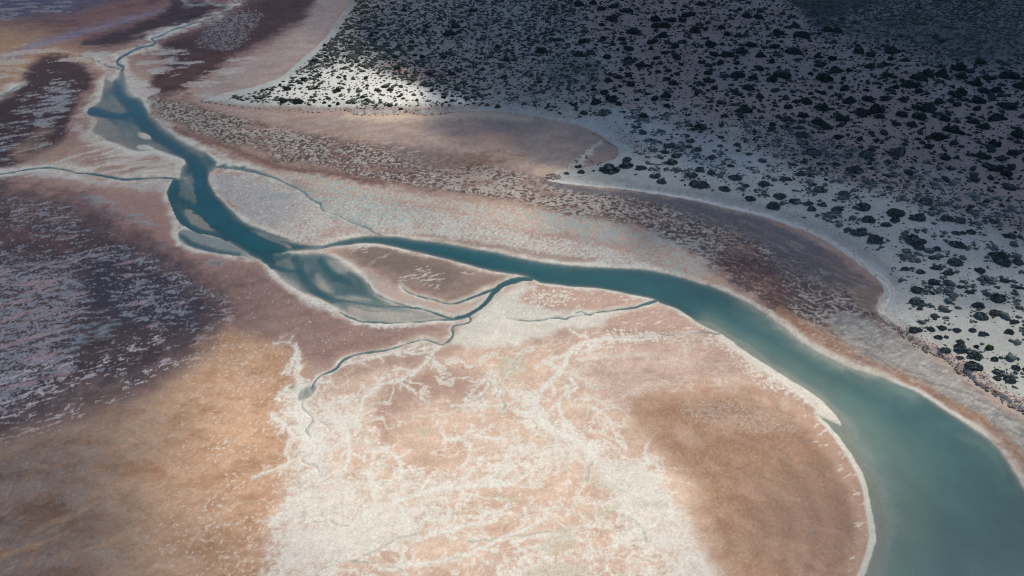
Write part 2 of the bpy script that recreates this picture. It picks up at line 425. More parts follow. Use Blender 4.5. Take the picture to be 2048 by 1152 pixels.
# far flats, upper left
lay(sstep(150, 60, V1) * sstep(620, 520, U1), (148, 112, 106))
lay(sstep(0, .7, q_far) * sstep(140, 50, V1) * sstep(640, 520, U1) * .6, (112, 84, 90))
lay(zone([(-60,60),(60,55),(150,90),(160,120),(90,150),(30,175),(-60,190)], 30), (190, 150, 122))
lay(band([(-20,125),(40,105),(90,85),(150,68),(220,50),(330,20)], [14,16,16,14,10,8], 9) * .8, (158, 146, 168))
lay(zone([(-60,50),(0,35),(100,30),(200,10),(260,-20),(-60,-20)], 16) * .75, (100, 100, 130))
lay(crust(.45 * zone([(-60,-10),(150,-10),(120,20),(0,40),(-60,46)], 10), q_far), (168, 160, 160))
lay(zone([(165,82),(235,62),(300,40),(335,18),(350,0),(440,10),(430,26),(380,45),(290,75),(240,92),(190,90)], 9, 6), (84, 68, 74))
lay(zone([(318,110),(345,78),(400,60),(455,25),(540,-10),(640,-10),(625,38),(570,65),(530,85),(470,112),(425,142),(370,178),(325,190),(302,170),(330,130)], 14, 8), (92, 70, 72))
dk = zone([(305,190),(330,175),(370,170),(420,140),(470,108),(440,105),(395,130),(330,140),(310,165)], 8)
lay(dk, (98, 74, 70))
lay(crust(.55 * zone([(282,118),(310,104),(350,100),(390,108),(392,122),(350,140),(318,145),(292,138)], 14), q_far, .12), (196, 186, 182))
lay(crust(.4 * zone([(400,90),(420,60),(470,25),(510,25),(500,50),(470,80),(440,95)], 12), q_worm, .2), (156, 150, 152))
lay(zone([(690,-20),(640,-20),(610,36),(545,88),(505,108),(440,150),(395,185),(405,204),(440,188),(540,162),(612,112),(652,74)], 12, 6), (186, 164, 156))
lay(band([(600,50),(565,65),(520,90),(470,130),(420,170)], 7, 9) * .5, (150, 130, 126))
lay(crust(.5 * zone([(380,170),(430,140),(480,115),(512,105),(480,150),(420,185)], 14), q_far, .15), (200, 186, 180))
smudge(sstep(420, 330, V1) * sstep(720, 640, U1), .35)
# dark mat on the left, above the west creek
blob = zone([(55,140),(80,116),(120,110),(160,128),(185,152),(186,178),(160,195),(140,240),(128,275),(90,310),(40,330),(-60,345),(-60,215),(0,200),(35,175)], 11, 7)
lay(blob, (86, 66, 68))
lay(crust((.06 + .66 * zone([(20,215),(60,195),(140,170),(160,185),(120,225),(100,250),(60,240),(25,230)], 14) + .3 * zone([(-60,260),(40,250),(130,245),(110,275),(30,310),(-60,320)], 16)) * blob, q_far * .6 + q_streak * .6, .12), (172, 172, 174))
lay(band([(190,140),(196,170),(178,205),(160,240),(145,275),(120,310)], [12,16,18,18,20,20], 10) * .8, (172, 130, 120))
lay(zone([(30,300),(75,262),(110,258),(75,290),(40,320)], 14) * .6, (190, 160, 140))
lay(crust(.62 * zone([(25,95),(80,100),(150,110),(190,125),(215,135),(190,130),(130,115),(70,120),(40,150),(-10,180),(-20,150)], 14, 4), q_far, .2), (206, 188, 172))
lay(crust(.75 * zone([(175,112),(200,104),(235,104),(230,120),(200,122)], 8, 4), q_far, .2), (196, 188, 184))
# pale fans round the upper pool
fan = zone([(205,140),(240,150),(250,138),(275,150),(310,170),(318,185),(300,215),(330,250),(430,300),(520,340),(470,330),(400,300),(330,262),(285,225),(262,190)], 9, 4)
lay(crust(.85 * fan, q_far * .4 + q_mid * .4, .35), (218, 206, 198))
fan = zone([(205,150),(196,180),(170,225),(165,258),(185,270),(230,292),(290,310),(345,320),(362,335),(350,352),(280,345),(225,330),(200,310),(160,270),(150,240),(180,190)], 12, 5)
lay(crust(.7 * fan, q_far * .3 + q_streak * .5, .3), (214, 200, 190))
fan = zone([(60,335),(140,350),(250,366),(335,366),(335,385),(250,378),(120,358),(0,356),(0,342)], 7, 3)
lay(crust(.8 * fan, q_far * .4 + q_mid * .4, .35), (206, 196, 190))
lay(crust(.25 * zone([(130,300),(200,290),(260,310),(330,330),(300,350),(180,345),(110,335)], 16), q_streak, .12), (222, 204, 192))
lay(zone([(50,310),(120,285),(150,300),(100,330),(60,332)], 16) * .6, (190, 160, 138))
# pink flat below the west creek
lay(zone([(-60,362),(100,365),(250,385),(330,392),(350,440),(372,470),(440,515),(540,545),(480,560),(400,545),(300,500),(200,440),(120,400),(-60,385)], 14, 8) * .8, (176, 136, 128))
lay(crust(.35 * zone([(150,380),(200,395),(260,415),(280,430),(240,440),(190,420),(160,400)], 12), q_far + q_streak * .4, .2), (170, 172, 174))
arcs = np.sin((V1 * 1.0 - U1 * .16 + n_lo1 * 8) / 2.7)
lay(sstep(.2, .9, arcs) * zone([(-60,366),(80,366),(180,392),(240,430),(120,405),(-60,404)], 10) * .35, (128, 98, 92))
# the large dark mat with rippled crust
mat = zone([(-60,398),(60,394),(120,400),(180,428),(240,466),(300,508),(360,543),(430,578),(486,612),(478,645),(440,678),(400,704),(370,726),(330,748),(250,772),(150,806),(60,840),(-60,872)], 52, 24)
rim = zone([(150,410),(240,440),(330,500),(430,545),(540,590),(620,640),(560,670),(480,650),(420,600),(330,545),(240,480)], 22, 10)
lay(crust(.75 * zone([(272,478),(290,482),(326,494),(322,500),(298,496),(280,490)], 6, 4), q_fine, .3) * .8, (158, 172, 176))
lay(crust(.7 * zone([(412,524),(432,520),(458,524),(455,532),(420,533)], 5, 3), q_fine, .3) * .8, (158, 172, 176)); lay(zone([(418,527),(436,525),(440,530),(424,531)], 3, 1) * .6, (112, 134, 142))
lay(band([(190,432),(240,440),(293,447),(330,452),(372,457)], 2.5, 3, 2) * .6, (164, 172, 176)); lay(crust(.5 * band([(190,420),(240,430),(300,446)], 12, 12), q_fine + q_far * .3, .3), (166, 166, 170))
lay(rim * .85, (136, 106, 102))
lay(zone([(-60,840),(60,815),(200,775),(330,715),(420,650),(480,610),(520,640),(450,715),(380,765),(250,830),(60,900),(-60,935)], 34, 16) * .85, (132, 106, 98))
lay(mat, (92, 78, 80))
lay(mat * sstep(-.1, .5, q_wide) * .6, (102, 84, 86)); smudge(mat, .3)
lay(mat * zone([(200,500),(330,520),(400,560),(390,640),(300,660),(200,640),(150,580)], 30) * .7, (70, 68, 80))
lay(mat * band([(0,478),(60,470),(120,490)], 22, 14) * .6, (126, 90, 92))
q_rip = fbm(GX + .5 * wx, GY + .5 * wy, 1.7, 4, 61, .55, rot=.2, stretch=2.3)
cov = .12 * np.ones((NV, NU), F32)
cov += .50 * zone([(-60,540),(60,525),(150,540),(170,600),(150,680),(140,740),(60,790),(-60,830)], 34, 14)
cov += .40 * band([(140,520),(200,508),(260,512),(330,536),(390,570),(440,602),(462,635)], [20,24,26,26,26,24,30], 12)
cov += .22 * zone([(10,410),(80,402),(150,425),(160,470),(90,480),(20,450)], 22)
cov += .24 * zone([(220,560),(330,560),(380,600),(330,650),(240,640)], 30)
cov += .2 * zone([(390,660),(470,630),(470,680),(400,720)], 22)
lay(crust(np.clip(cov, 0, .8) * mat * sstep(.1, .7, mat), q_rip * .7 + q_fine * .42, .10), (156, 155, 162)); lay(crust(.22 * mat * sstep(.1, .5, cov), q_grain * .5 + q_fine * .5, .12) * .7, (172, 170, 176))
lay(crust(.25 * cov * mat, q_streak, .1) * .8, (190, 158, 160))
lay(crust(.55 * zone([(150,655),(215,640),(262,625),(250,650),(215,672),(165,690),(140,700)], 12), q_rip, .25) * .8, (140, 146, 156))
q_dash = fbm(GX, GY, 1.0, 3, 62, .6, rot=.5, stretch=3.0)
for pts, w, k in (([(20,835),(100,790),(180,745),(260,700),(330,680)], 20, .36), ([(250,775),(300,745),(350,728),(400,720)], 22, .36), ([(-10,885),(50,868),(110,850),(150,812)], 24, .36), ([(70,835),(130,832),(170,815)], 14, .34),
                  ([(-10,815),(30,800),(80,780),(115,768)], 18, .5), ([(195,800),(240,800),(270,780)], 12, .2), ([(150,780),(220,745),(330,742)], 12, .22), ([(0,760),(60,745),(140,720)], 22, .35)):
    lay(crust(k * band(pts, w, 12, 4), q_dash * .75 + q_fine * .4, .07), (205, 192, 194))
# orange sand, lower left
org = zone([(470,655),(540,676),(580,705),(590,770),(572,850),(595,930),(565,1000),(545,1080),(535,1190),(500,1800),(-900,1800),(-300,1000),(-60,905),(60,880),(200,840),(320,790),(390,725),(430,680)], 44, 18)
lay(org, (209, 168, 137))
lay(org * sstep(420, 60, U1 + (V1 - 900) * .1 + q_wide * 90) * .9, (150, 130, 120))
lay(org * sstep(.0, .5, q_mott) * .4, (188, 142, 112)); lay(org * sstep(.1, .6, -q_mott) * .3, (222, 186, 158))
lay(org * sstep(0, .6, q_mid * .6 + q_streak * .5) * .35, (184, 132, 98))
lay(org * sstep(.05, .5, q_streak * .7 + q_wide * .5) * .4, (222, 178, 146))
lay(org * sstep(.1, .55, q_tidal) * .32 * sstep(860, 1000, V1), (164, 120, 94))
smudge(org, .45, (-20, -22, -22), (14, 15, 16))
lay(crust(.10 * org * sstep(250, 500, U1) + .08 * org * sstep(980, 1080, V1) * sstep(200, 450, U1), q_fine * .8 + q_mid * .4, .06) * .9, (224, 206, 192))
# purple-brown sand between the braids and the orange sand
pur = zone([(440,535),(500,530),(545,556),(620,605),(700,645),(770,652),(870,655),(880,672),(845,674),(760,694),(690,708),(655,735),(610,705),(560,682),(480,660),(468,620)], 16, 9)
lay(pur, (160, 130, 121))
lay(pur * sstep(-.1, .5, q_wide + q_streak * .3) * .45, (134, 106, 104))
lay(zone([(690,740),(760,725),(850,715),(900,735),(880,770),(830,790),(780,800),(700,780)], 18, 8) * .7, (160, 128, 118))
lay(crust(.07 * pur * sstep(-.2, .5, q_mid), q_fine * .6 + q_spot * .5, .05), (206, 194, 188)); smudge(pur, .4)
# pink and white salt flats, lower middle
pink = zone([(600,800),(650,770),(720,745),(860,720),(960,690),(1080,690),(1180,670),(1260,690),(1420,680),(1560,770),(1700,930),(1730,1060),(1700,1300),(1500,1900),(500,1900),(545,1060),(600,940),(580,860)], 24, 12)
lay(pink, (224, 192, 170))
lay(pink * sstep(0, .5, q_tidal) * .5, (212, 176, 154)); lay(pink * sstep(.1, .6, q_mott) * .3, (232, 208, 194))
lay(pink * sstep(.0, .6, q_wide) * .35, (196, 166, 154))
smudge(pink, .42)
brown = zone([(760,790),(820,755),(900,740),(960,760),(950,790),(880,800),(800,830),(775,880)], 22, 10)
lay(brown * .6, (170, 136, 122))
wz = zone([(590,800),(640,790),(690,800),(760,875),(830,925),(960,925),(1040,885),(1120,880),(1220,905),(1310,925),(1350,985),(1400,1055),(1450,1115),(1500,1250),(1500,1900),(400,1900),(540,1150),(548,1060),(600,965),(565,905),(535,852),(560,805)], 30, 18)
wcov = wz * (.50 + .30 * q_wide + .40 * fbm(GX + wx, GY + wy, 9, 3, 71, .5, .3, 2.0))
wcov -= .40 * zone([(850,1090),(930,1040),(1060,1030),(1130,1060),(1200,1120),(1270,1130),(1280,1200),(1000,1250),(820,1180)], 40, 16)
wcov -= .5 * zone([(735,905),(790,905),(795,960),(770,975),(740,950)], 12) + .4 * zone([(800,900),(900,900),(940,930),(920,950),(840,940)], 16)
wcov -= .3 * zone([(1030,930),(1120,960),(1150,1000),(1060,1000)], 26, 14)
wcov += .35 * zone([(560,1000),(650,960),(760,1000),(800,1060),(700,1100),(580,1080)], 40) + .45 * zone([(1200,930),(1300,940),(1400,1060),(1440,1152),(1360,1170),(1290,1090),(1220,1010)], 26)
wcov += .30 * band([(600,720),(592,760),(590,800),(600,850),(620,920)], [16,24,40,60,80], 20, 8) + .25 * band([(1072,800),(1090,850),(1150,885),(1220,940),(1290,1010)], [20,40,50,70,80], 24, 8) + .22 * zone([(870,830),(960,790),(1060,790),(1060,880),(960,900),(880,880)], 40, 14)
fieldw = q_vein * .16 + q_fine * .28 + q_mott * .42 + q_tidal * .40 + q_grain * .10
lay(crust(np.clip(wcov, 0, .92), fieldw, .34), (234, 226, 215))
lay(crust(.10 * sstep(.3, .6, wcov), q_grain * .8 + q_spot * .4, .1) * .5, (168, 158, 148))
lay(sstep(.35, .75, wcov + q_mid * .4) * .28, (232, 222, 210))
mxx, myy = 6.5 * fbm(GX, GY, 15, 3, 111), 6.5 * fbm(GX, GY, 15, 3, 112)
q_marb = 1 - 4.2 * np.abs(fbm(GX + mxx, GY + myy, 7.5, 3, 113, .42, rot=.35, stretch=1.9))
q_marb2 = 1 - 4.6 * np.abs(fbm(GX - myy, GY + mxx, 4.2, 3, 114, .45, rot=.1, stretch=1.7))
vz = np.clip(pink + .5 * org * sstep(430, 560, U1) * sstep(880, 1000, V1) - .0, 0, 1) * np.clip(1 - .75 * sstep(.45, .8, wcov), 0, 1)
lay(sstep(.64, .86, q_marb + .2 * q_fine) * vz * .8, (233, 222, 208)); lay(sstep(.70, .9, q_marb2 + .2 * q_fine) * vz * sstep(-.3, .3, q_wide) * .6, (231, 220, 206))
lay(sstep(.90, .97, q_marb) * vz * sstep(0, .3, q_mid) * .6, (184, 178, 156))
VEINS = [([(882,691),(867,706),(847,731),(822,751)], 9, 34, 16), ([(807,706),(847,708),(875,700)], 6, 26, 18), ([(712,846),(722,815),(732,791),(767,768),(802,761)], 11, 34, 18),
 ([(982,731),(972,776),(932,806)], 4, 26, 18), ([(978,740),(962,765),(927,801)], 3, 20, 20), ([(987,745),(990,775),(1002,806)], 4, 22, 16), ([(995,750),(1008,772),(1032,796),(1067,811)], 5, 26, 16), ([(900,812),(932,811),(1002,811),(1042,801),(1072,806)], 5, 30, 22),
 ([(1222,676),(1182,683),(1147,696),(1134,716),(1127,736),(1097,766),(1077,791),(1072,811),(1082,841),(1107,861),(1147,876),(1172,896),(1192,921)], [9,11,12,12,13,13,14,17,20,20,18,16,14], 40, 22),
 ([(1134,751),(1152,776),(1127,791),(1117,811),(1132,846),(1152,876)], 9, 30, 20), ([(1182,816),(1212,831),(1227,861),(1237,886)], 6, 30, 18), ([(1160,720),(1240,712),(1330,708),(1380,700)], [10,8,5,3], 26, 24),
 ([(732,1026),(832,991),(897,976),(962,971),(1030,968)], 13, 50, 26), ([(832,1081),(922,1056),(992,1041)], 10, 44, 26), ([(760,1140),(807,1131),(907,1121),(942,1106),(1032,1066),(1062,1056)], 10, 40, 26),
 ([(740,905),(772,901),(797,921),(802,946),(799,961)], 9, 24, 18), ([(747,901),(742,936),(732,946),(747,971),(747,991)], 9, 26, 18), ([(1022,1086),(1082,1071),(1147,1071)], 7, 26, 22), ([(1027,1106),(1097,1086),(1152,1076)], 7, 26, 22),
 ([(590,690),(598,715),(592,745),(604,772),(600,800),(612,830),(610,870),(625,905),(640,940)], [12,14,16,20,22,26,26,24,20], 44, 18), ([(505,955),(560,935),(605,912)], 7, 24, 20), ([(548,688),(575,684),(592,694)], 5, 16, 14),
 ([(650,830),(690,860),(700,900),(690,940)], 9, 40, 20), ([(640,752),(672,740),(700,725),(760,712),(830,697)], 7, 18, 18), ([(545,830),(570,850),(590,880)], 12, 30, 18), ([(880,860),(900,880),(940,870),(990,880)], 6, 34, 20), ([(930,930),(940,905),(935,880)], 6, 30, 18), ([(1310,870),(1290,900),(1300,930)], 7, 30, 18), ([(1150,800),(1190,800),(1230,815)],5,26,18),
 ([(1242,1021),(1277,1041),(1287,1071)], 8, 24, 16), ([(700,715),(820,704),(872,692)], 5, 18, 20)]
VS = fr.strokes([q for i, (p, w, r, e) in enumerate(VEINS) for q in dendrite(p, np.array(w) * .72, r, e, 40 + i, 0, 2)], 14) + n_hi1 * 2.2 + q_fine * 3.0
lay(sstep(9, -3, VS) * .25, (228, 212, 198))
lay(sstep(3.0, -2.5, VS) * np.clip(.86 + .5 * q_spot, .3, 1), (236, 228, 217))
# islands and levees north of them
lev = zone([(915,665),(935,640),(965,615),(1000,590),(1040,568),(1066,570),(1070,590),(1075,612),(1130,622),(1200,618),(1270,608),(1306,604),(1312,612),(1250,634),(1190,652),(1120,664),(1060,682),(1010,694),(950,696),(905,690)], 9, 5)
lay(lev * .92, (226, 218, 205)); smudge(lev, .25)
lay(crust(.5 * zone([(1200,680),(1250,650),(1330,670),(1430,668),(1470,690),(1420,690),(1300,686),(1220,700)], 10, 5), q_fine + q_mid * .3, .2), (230, 216, 204))
for pts in ([(1045,590),(1100,575),(1200,583),(1288,600),(1240,612),(1180,616),(1120,612),(1060,606)], [(1215,640),(1262,620),(1312,612),(1372,640),(1418,662),(1330,664),(1270,660),(1240,650)]):
    z_ = zone(pts, 7, 5); lay(z_, (206, 170, 154)); lay(z_ * sstep(0, .5, q_streak) * .4, (190, 156, 144)); lay(crust(.08 * z_, q_dash, .06), (232, 220, 208))
lay(crust(.45 * zone([(1060,595),(1100,578),(1135,590),(1130,605),(1080,610)], 10), q_fine, .15), (230, 220, 208))
isl = zone([(690,498),(730,492),(770,495),(830,508),(905,528),(985,547),(1038,554),(1000,563),(960,580),(920,594),(890,599),(840,588),(800,570),(780,560),(745,540),(700,518)], 7, 4)
lay(isl, (162, 138, 126)); smudge(isl, .35); lay(isl * zone([(710,505),(780,502),(900,535),(920,560),(880,580),(820,560),(760,535)], 14), (138, 120, 110))
lay(crust(.42 * zone([(800,560),(830,535),(880,548),(872,575),(840,570),(800,565)], 9) * isl, q_dash, .09), (216, 202, 192))
lay(crust(.42 * zone([(915,545),(955,542),(962,555),(925,560)], 6), q_dash, .09), (216, 202, 192))
lay(band([(740,525),(770,510),(800,500)], 3, 3, 2) * .7, (204, 188, 178)); lay(crust(.3 * band([(700,500),(730,500)], 12, 6), q_dash, .1), (200, 186, 176))
bed = zone([(545,508),(620,503),(690,518),(740,545),(800,580),(870,600),(930,610),(980,585),(960,615),(935,640),(860,650),(760,652),(690,638),(600,596),(530,545)], 8, 3)
lay(bed * .8, (196, 184, 174)); lay(bed * sstep(0, .5, q_tidal) * .4, (206, 172, 158))
lay(zone([(800,578),(860,604),(900,614),(945,606),(905,628),(850,612),(790,600)], 6) * .7, (208, 174, 158))
lay(crust(.7 * band([(535,538),(560,560),(620,596),(690,632),(740,648),(820,652)], 8, 6, 2), q_fine + q_mid * .4, .2), (206, 204, 204))
lay(sstep(4, -3, SD) * zone([(352,455),(430,470),(520,515),(430,512),(350,490)], 6, 0), (178, 180, 178))
# north bank: white fringe, orange strip, mosaic of crust and dark mat
fr_w = zone([(436,350),(512,352),(600,380),(650,395),(700,392),(780,408),(870,420),(960,442),(1060,470),(1160,484),(1240,502),(1320,540),(1200,536),(1100,524),(1000,502),(900,482),(800,468),(740,464),(690,478),(620,486),(560,468),(500,445),(450,398),(426,366)], 10, 6)
lay(fr_w * .55, (196, 172, 160))
lay(crust(.62 * fr_w, q_vein * .3 + q_fine * .55 + q_mid * .3, .22), (208, 206, 198))
lay(zone([(440,350),(560,380),(610,420),(560,450),(500,440),(450,390)], 14) * crust(.55, q_worm * .6 + q_fine * .4, .4), (180, 178, 178))
lay(zone([(680,445),(720,462),(690,470),(620,480),(660,465)], 8) * .6, (190, 160, 148))
lay(zone([(840,468),(960,485),(1100,508),(1190,522),(1150,530),(1000,502),(900,486)], 5, 3) * .7, (156, 134, 122))
orange = zone([(560,350),(640,345),(740,365),(850,390),(960,405),(1080,425),(1200,445),(1280,470),(1260,490),(1160,470),(1050,455),(950,435),(850,412),(740,398),(650,385)], 12, 7)
lay(orange * .85, (206, 176, 158)); lay(crust(.38 * orange, q_worm * .35 + q_fine * .5, .15), (200, 202, 194))
mint = np.maximum(zone([(600,345),(680,365),(760,395),(860,425),(820,450),(740,455),(690,440),(640,405)], 14), zone([(1050,425),(1160,428),(1290,465),(1330,500),(1240,495),(1140,470)], 14))
lay(crust(.24 * mint, q_worm * .5 + q_mott * .35, .1) * .75, (156, 180, 176))
lay(band([(505,345),(560,360),(605,385),(640,410),(670,428),(730,456)], 16, 8) * crust(.5, q_worm * .4 + q_fine * .3, .2) * .6, (150, 174, 174)); lay(crust(.5 * band([(520,398),(560,392),(610,388)], 7, 5), q_fine + q_streak * .5, .2) * .7, (140, 164, 168))
dark = zone([(300,205),(330,198),(400,214),(512,244),(640,272),(790,294),(900,312),(1000,336),(1090,362),(1150,378),(1300,400),(1450,438),(1550,480),(1640,530),(1690,575),(1745,620),(1790,665),(1730,690),(1640,655),(1560,618),(1480,580),(1400,508),(1280,455),(1100,418),(950,392),(800,372),(700,350),(600,326),(500,300),(420,276),(340,238)], 11, 6)
lay(dark, (108, 90, 84))
lay(dark * sstep(1000, 1400, U1 + q_wide * 120) * .75, (92, 78, 82)); smudge(dark, .35)
dcov = .30 + .30 * zone([(850,345),(960,340),(1080,365),(1180,385),(1280,420),(1180,420),(1050,405),(930,385)], 24) + .12 * zone([(300,205),(420,220),(520,250),(640,280),(640,320),(500,295),(380,250)], 18) \
     - .2 * zone([(1440,500),(1540,520),(1600,580),(1560,620),(1490,570)], 26) + .15 * zone([(1640,600),(1720,640),(1790,680),(1720,690),(1650,650)], 20)
lay(crust(dcov * dark, q_worm * .42 + q_fine * .24 + q_mott * .2, .08), (204, 190, 178))
lay(dark * crust(.14 + .1 * q_wide, q_tidal, .2) * .7, (150, 118, 106))
lay(crust(.52 * zone([(1060,425),(1160,430),(1260,455),(1400,480),(1440,520),(1420,545),(1330,540),(1230,495),(1130,470)], 16), q_worm * .55 + q_mid * .3, .16), (176, 176, 172))
lay(zone([(1430,520),(1520,520),(1560,560),(1560,615),(1490,580)], 24) * .6, (98, 68, 68))
lay(band([(298,212),(318,240),(345,258),(420,284),(512,316),(580,336),(690,352),(770,368)], [8,9,9,8,9,10,11,8], 7) * .85, (128, 94, 86))
pan = zone([(410,207),(512,221),(640,231),(900,231),(1100,244),(1190,272),(1225,305),(1160,330),(1100,350),(1000,332),(900,302),(780,285),(640,262),(540,244),(460,228)], 10, 6)
lay(pan, (184, 160, 148)); smudge(pan, .4); lay(pan * sstep(0, .6, q_streak * .6 + q_wide * .6) * .4, (160, 138, 132))
lay(zone([(780,285),(850,285),(930,300),(940,330),(880,342),(800,320)], 16) * .6, (138, 126, 124))
lay(zone([(850,318),(930,302),(1000,308),(1050,316),(990,336),(900,345)], 24, 14) * np.clip(.55 + .8 * q_flow2, .1, .9), (132, 102, 88)); 
lay(zone([(930,262),(1010,262),(1060,290),(1000,300),(930,290)], 24) * .5, (150, 124, 116))
lay(crust(.12 * zone([(420,215),(600,240),(860,285),(760,300),(560,270),(450,240)], 12), q_streak, .1), (206, 172, 162))
lay(band([(690,232),(760,235),(860,235),(960,230),(1060,238)], 12, 8) * .7, (226, 200, 176))
lay(band([(1085,358),(1110,372),(1170,381),(1250,392),(1330,403),(1400,417),(1500,441),(1570,468),(1640,503),(1690,532)], [5,8,10,11,13,14,14,14,14,10], 5, 3) * .8, (120, 118, 122))
pale_ = band([(1118,345),(1150,330),(1168,316),(1185,300),(1207,285)], [14,14,12,9,5], 4, 2); lay(pale_ * .85, (226, 214, 200))
lay(zone([(1070,340),(1110,325),(1150,322),(1120,345),(1085,352)], 10) * .6, (214, 188, 166))
# east side, between the creek and the ledge
lay(zone([(1280,388),(1400,412),(1560,458),(1660,506),(1740,565),(1700,575),(1600,520),(1480,470),(1360,425)], 10, 6) * .8, (118, 112, 116))
lay(zone([(1560,490),(1640,510),(1700,550),(1720,580),(1640,565),(1560,540)], 22) * .8, (104, 98, 106))
lay(zone([(1650,500),(1700,530),(1750,565),(1772,575),(1740,575),(1700,570),(1660,540)], 14) * .5, (140, 116, 110))
lay(zone([(1706,584),(1749,572),(1772,576),(1757,601),(1750,617),(1754,633),(1729,624),(1710,611)], 4, 2), (152, 130, 118))
grey = zone([(1660,640),(1720,630),(1780,665),(1840,705),(1900,745),(1960,790),(2048,845),(2130,900),(2130,960),(2040,910),(1960,845),(1880,800),(1790,750),(1700,690)], 12, 6)
lay(band([(1775,655),(1805,680),(1840,703),(1890,728),(1930,754),(1985,792),(2050,838)], 14, 8, 4) * .8, (196, 184, 172)); lay(grey * .9, (168, 164, 158)); lay(grey * sstep(0, .45, q_streak * .8 + q_mid * .4) * .5, (136, 132, 136)); lay(crust(.3 * grey, q_dash, .12), (196, 188, 178))
lay(band([(1560,620),(1600,650),(1680,695),(1760,738),(1830,768),(1900,808),(1960,842),(2015,885),(2060,940)], [18,20,18,16,16,15,14,12,12], 8, 4) * .9, (168, 126, 102))
lay(crust(.3 * band([(1600,655),(1680,690),(1760,728),(1840,762)], 30, 14), q_dash * .8 + q_fine * .3, .12), (196, 166, 148))
# brown point bar on the inside of the bend
smo = zone([(1160,730),(1300,700),(1430,690),(1540,760),(1600,810),(1480,780),(1330,785),(1280,820),(1200,790)], 24, 10)
lay(smo * .6, (206, 176, 160)); smudge(smo, .4); lay(smo * sstep(0, .6, q_tidal) * .4, (186, 156, 142))
obar = zone([(1285,812),(1340,790),(1420,783),(1500,790),(1575,818),(1630,850),(1672,895),(1702,945),(1716,1000),(1720,1060),(1712,1110),(1690,1200),(1500,1210),(1440,1090),(1395,1005),(1350,925),(1305,865)], 40, 18)
lay(obar, (184, 144, 117)); smudge(obar, .35); lay(obar * sstep(1010, 1150, V1 + 40 * q_wide) * .6, (196, 164, 146)); lay(obar * sstep(-.05, .35, q_mott * .6 + q_fine * .7) * .6, (156, 118, 96)); lay(obar * sstep(.1, .4, q_spot * .6 - q_fine * .5) * .4, (206, 172, 148)); lay(obar * sstep(.1, .6, q_wide + q_mott * .4) * .5, (194, 142, 106))
lay(obar * zone([(1500,960),(1640,960),(1720,1040),(1700,1150),(1560,1160),(1480,1060)], 50) * .55, (164, 130, 112))
lay(crust(.46 * zone([(1365,812),(1440,800),(1530,815),(1600,860),(1560,875),(1450,860),(1390,840)], 16), q_grain * .5 + q_fine * .5, .1), (190, 178, 168))
q_wild = rng.normal(0, 1, (NV, NU)).astype(F32)
lay(obar * sstep(.2, 1.4, q_wild * .6 - q_fine * .9 + q_mott * .5) * .5, (118, 92, 80))
lay(obar * sstep(.1, .5, fbm(GX + wx, GY + wy, 5, 4, 99, .55, rot=-.7, stretch=2.5)) * .4, (200, 164, 142)); lay(obar * crust(.35 * zone([(1540,900),(1660,900),(1720,1010),(1690,1090),(1580,1060)], 40), q_mott + q_spot * .4, .3) * .45, (158, 138, 127))
lay(zone([(1350,860),(1400,870),(1405,895),(1370,890)], 12) * .6, (204, 172, 154))
ring = zone([(1570,800),(1640,845),(1690,910),(1725,1000),(1738,1070),(1720,1140),(1700,1140),(1712,1060),(1700,990),(1660,915),(1600,850)], 12, 6)
lay(ring * .7, (206, 166, 146)); lay(crust(.10 * ring, q_dash, .06), (234, 216, 202))
lay(crust(.5 * zone([(1440,690),(1500,725),(1570,765),(1640,820),(1660,838),(1600,800),(1520,760)], 14), q_fine * .7 + q_dash * .4, .2), (232, 220, 208))
q_shore = fbm(GX + .6 * wx, GY + .6 * wy, 1.5, 4, 121, .6, rot=-.78, stretch=5.0)
east = np.clip(zone([(1180,372),(1330,400),(1500,436),(1640,500),(1740,565),(1760,630),(1900,735),(2060,850),(2060,930),(1900,810),(1740,735),(1600,660),(1500,590),(1420,540),(1300,450)], 16, 8), 0, 1)
lay(east * sstep(.05, .5, q_shore) * .42, (122, 108, 102)); lay(east * sstep(.12, .5, -q_shore) * .34, (196, 182, 170))
bar_d = fr.stroke([(1300,790),(1420,775),(1520,780),(1593,806),(1645,850),(1690,910),(1725,980),(1738,1050),(1725,1120),(1690,1220)], 0, 300)
scroll = np.sin(bar_d / 9.0 + 2.2 * q_wide + 1.4 * q_mid + .6 * q_mott)
lay(obar * sstep(.15, .9, scroll) * .15, (204, 164, 136)); lay(obar * sstep(.3, .95, -scroll) * .18, (146, 110, 92))
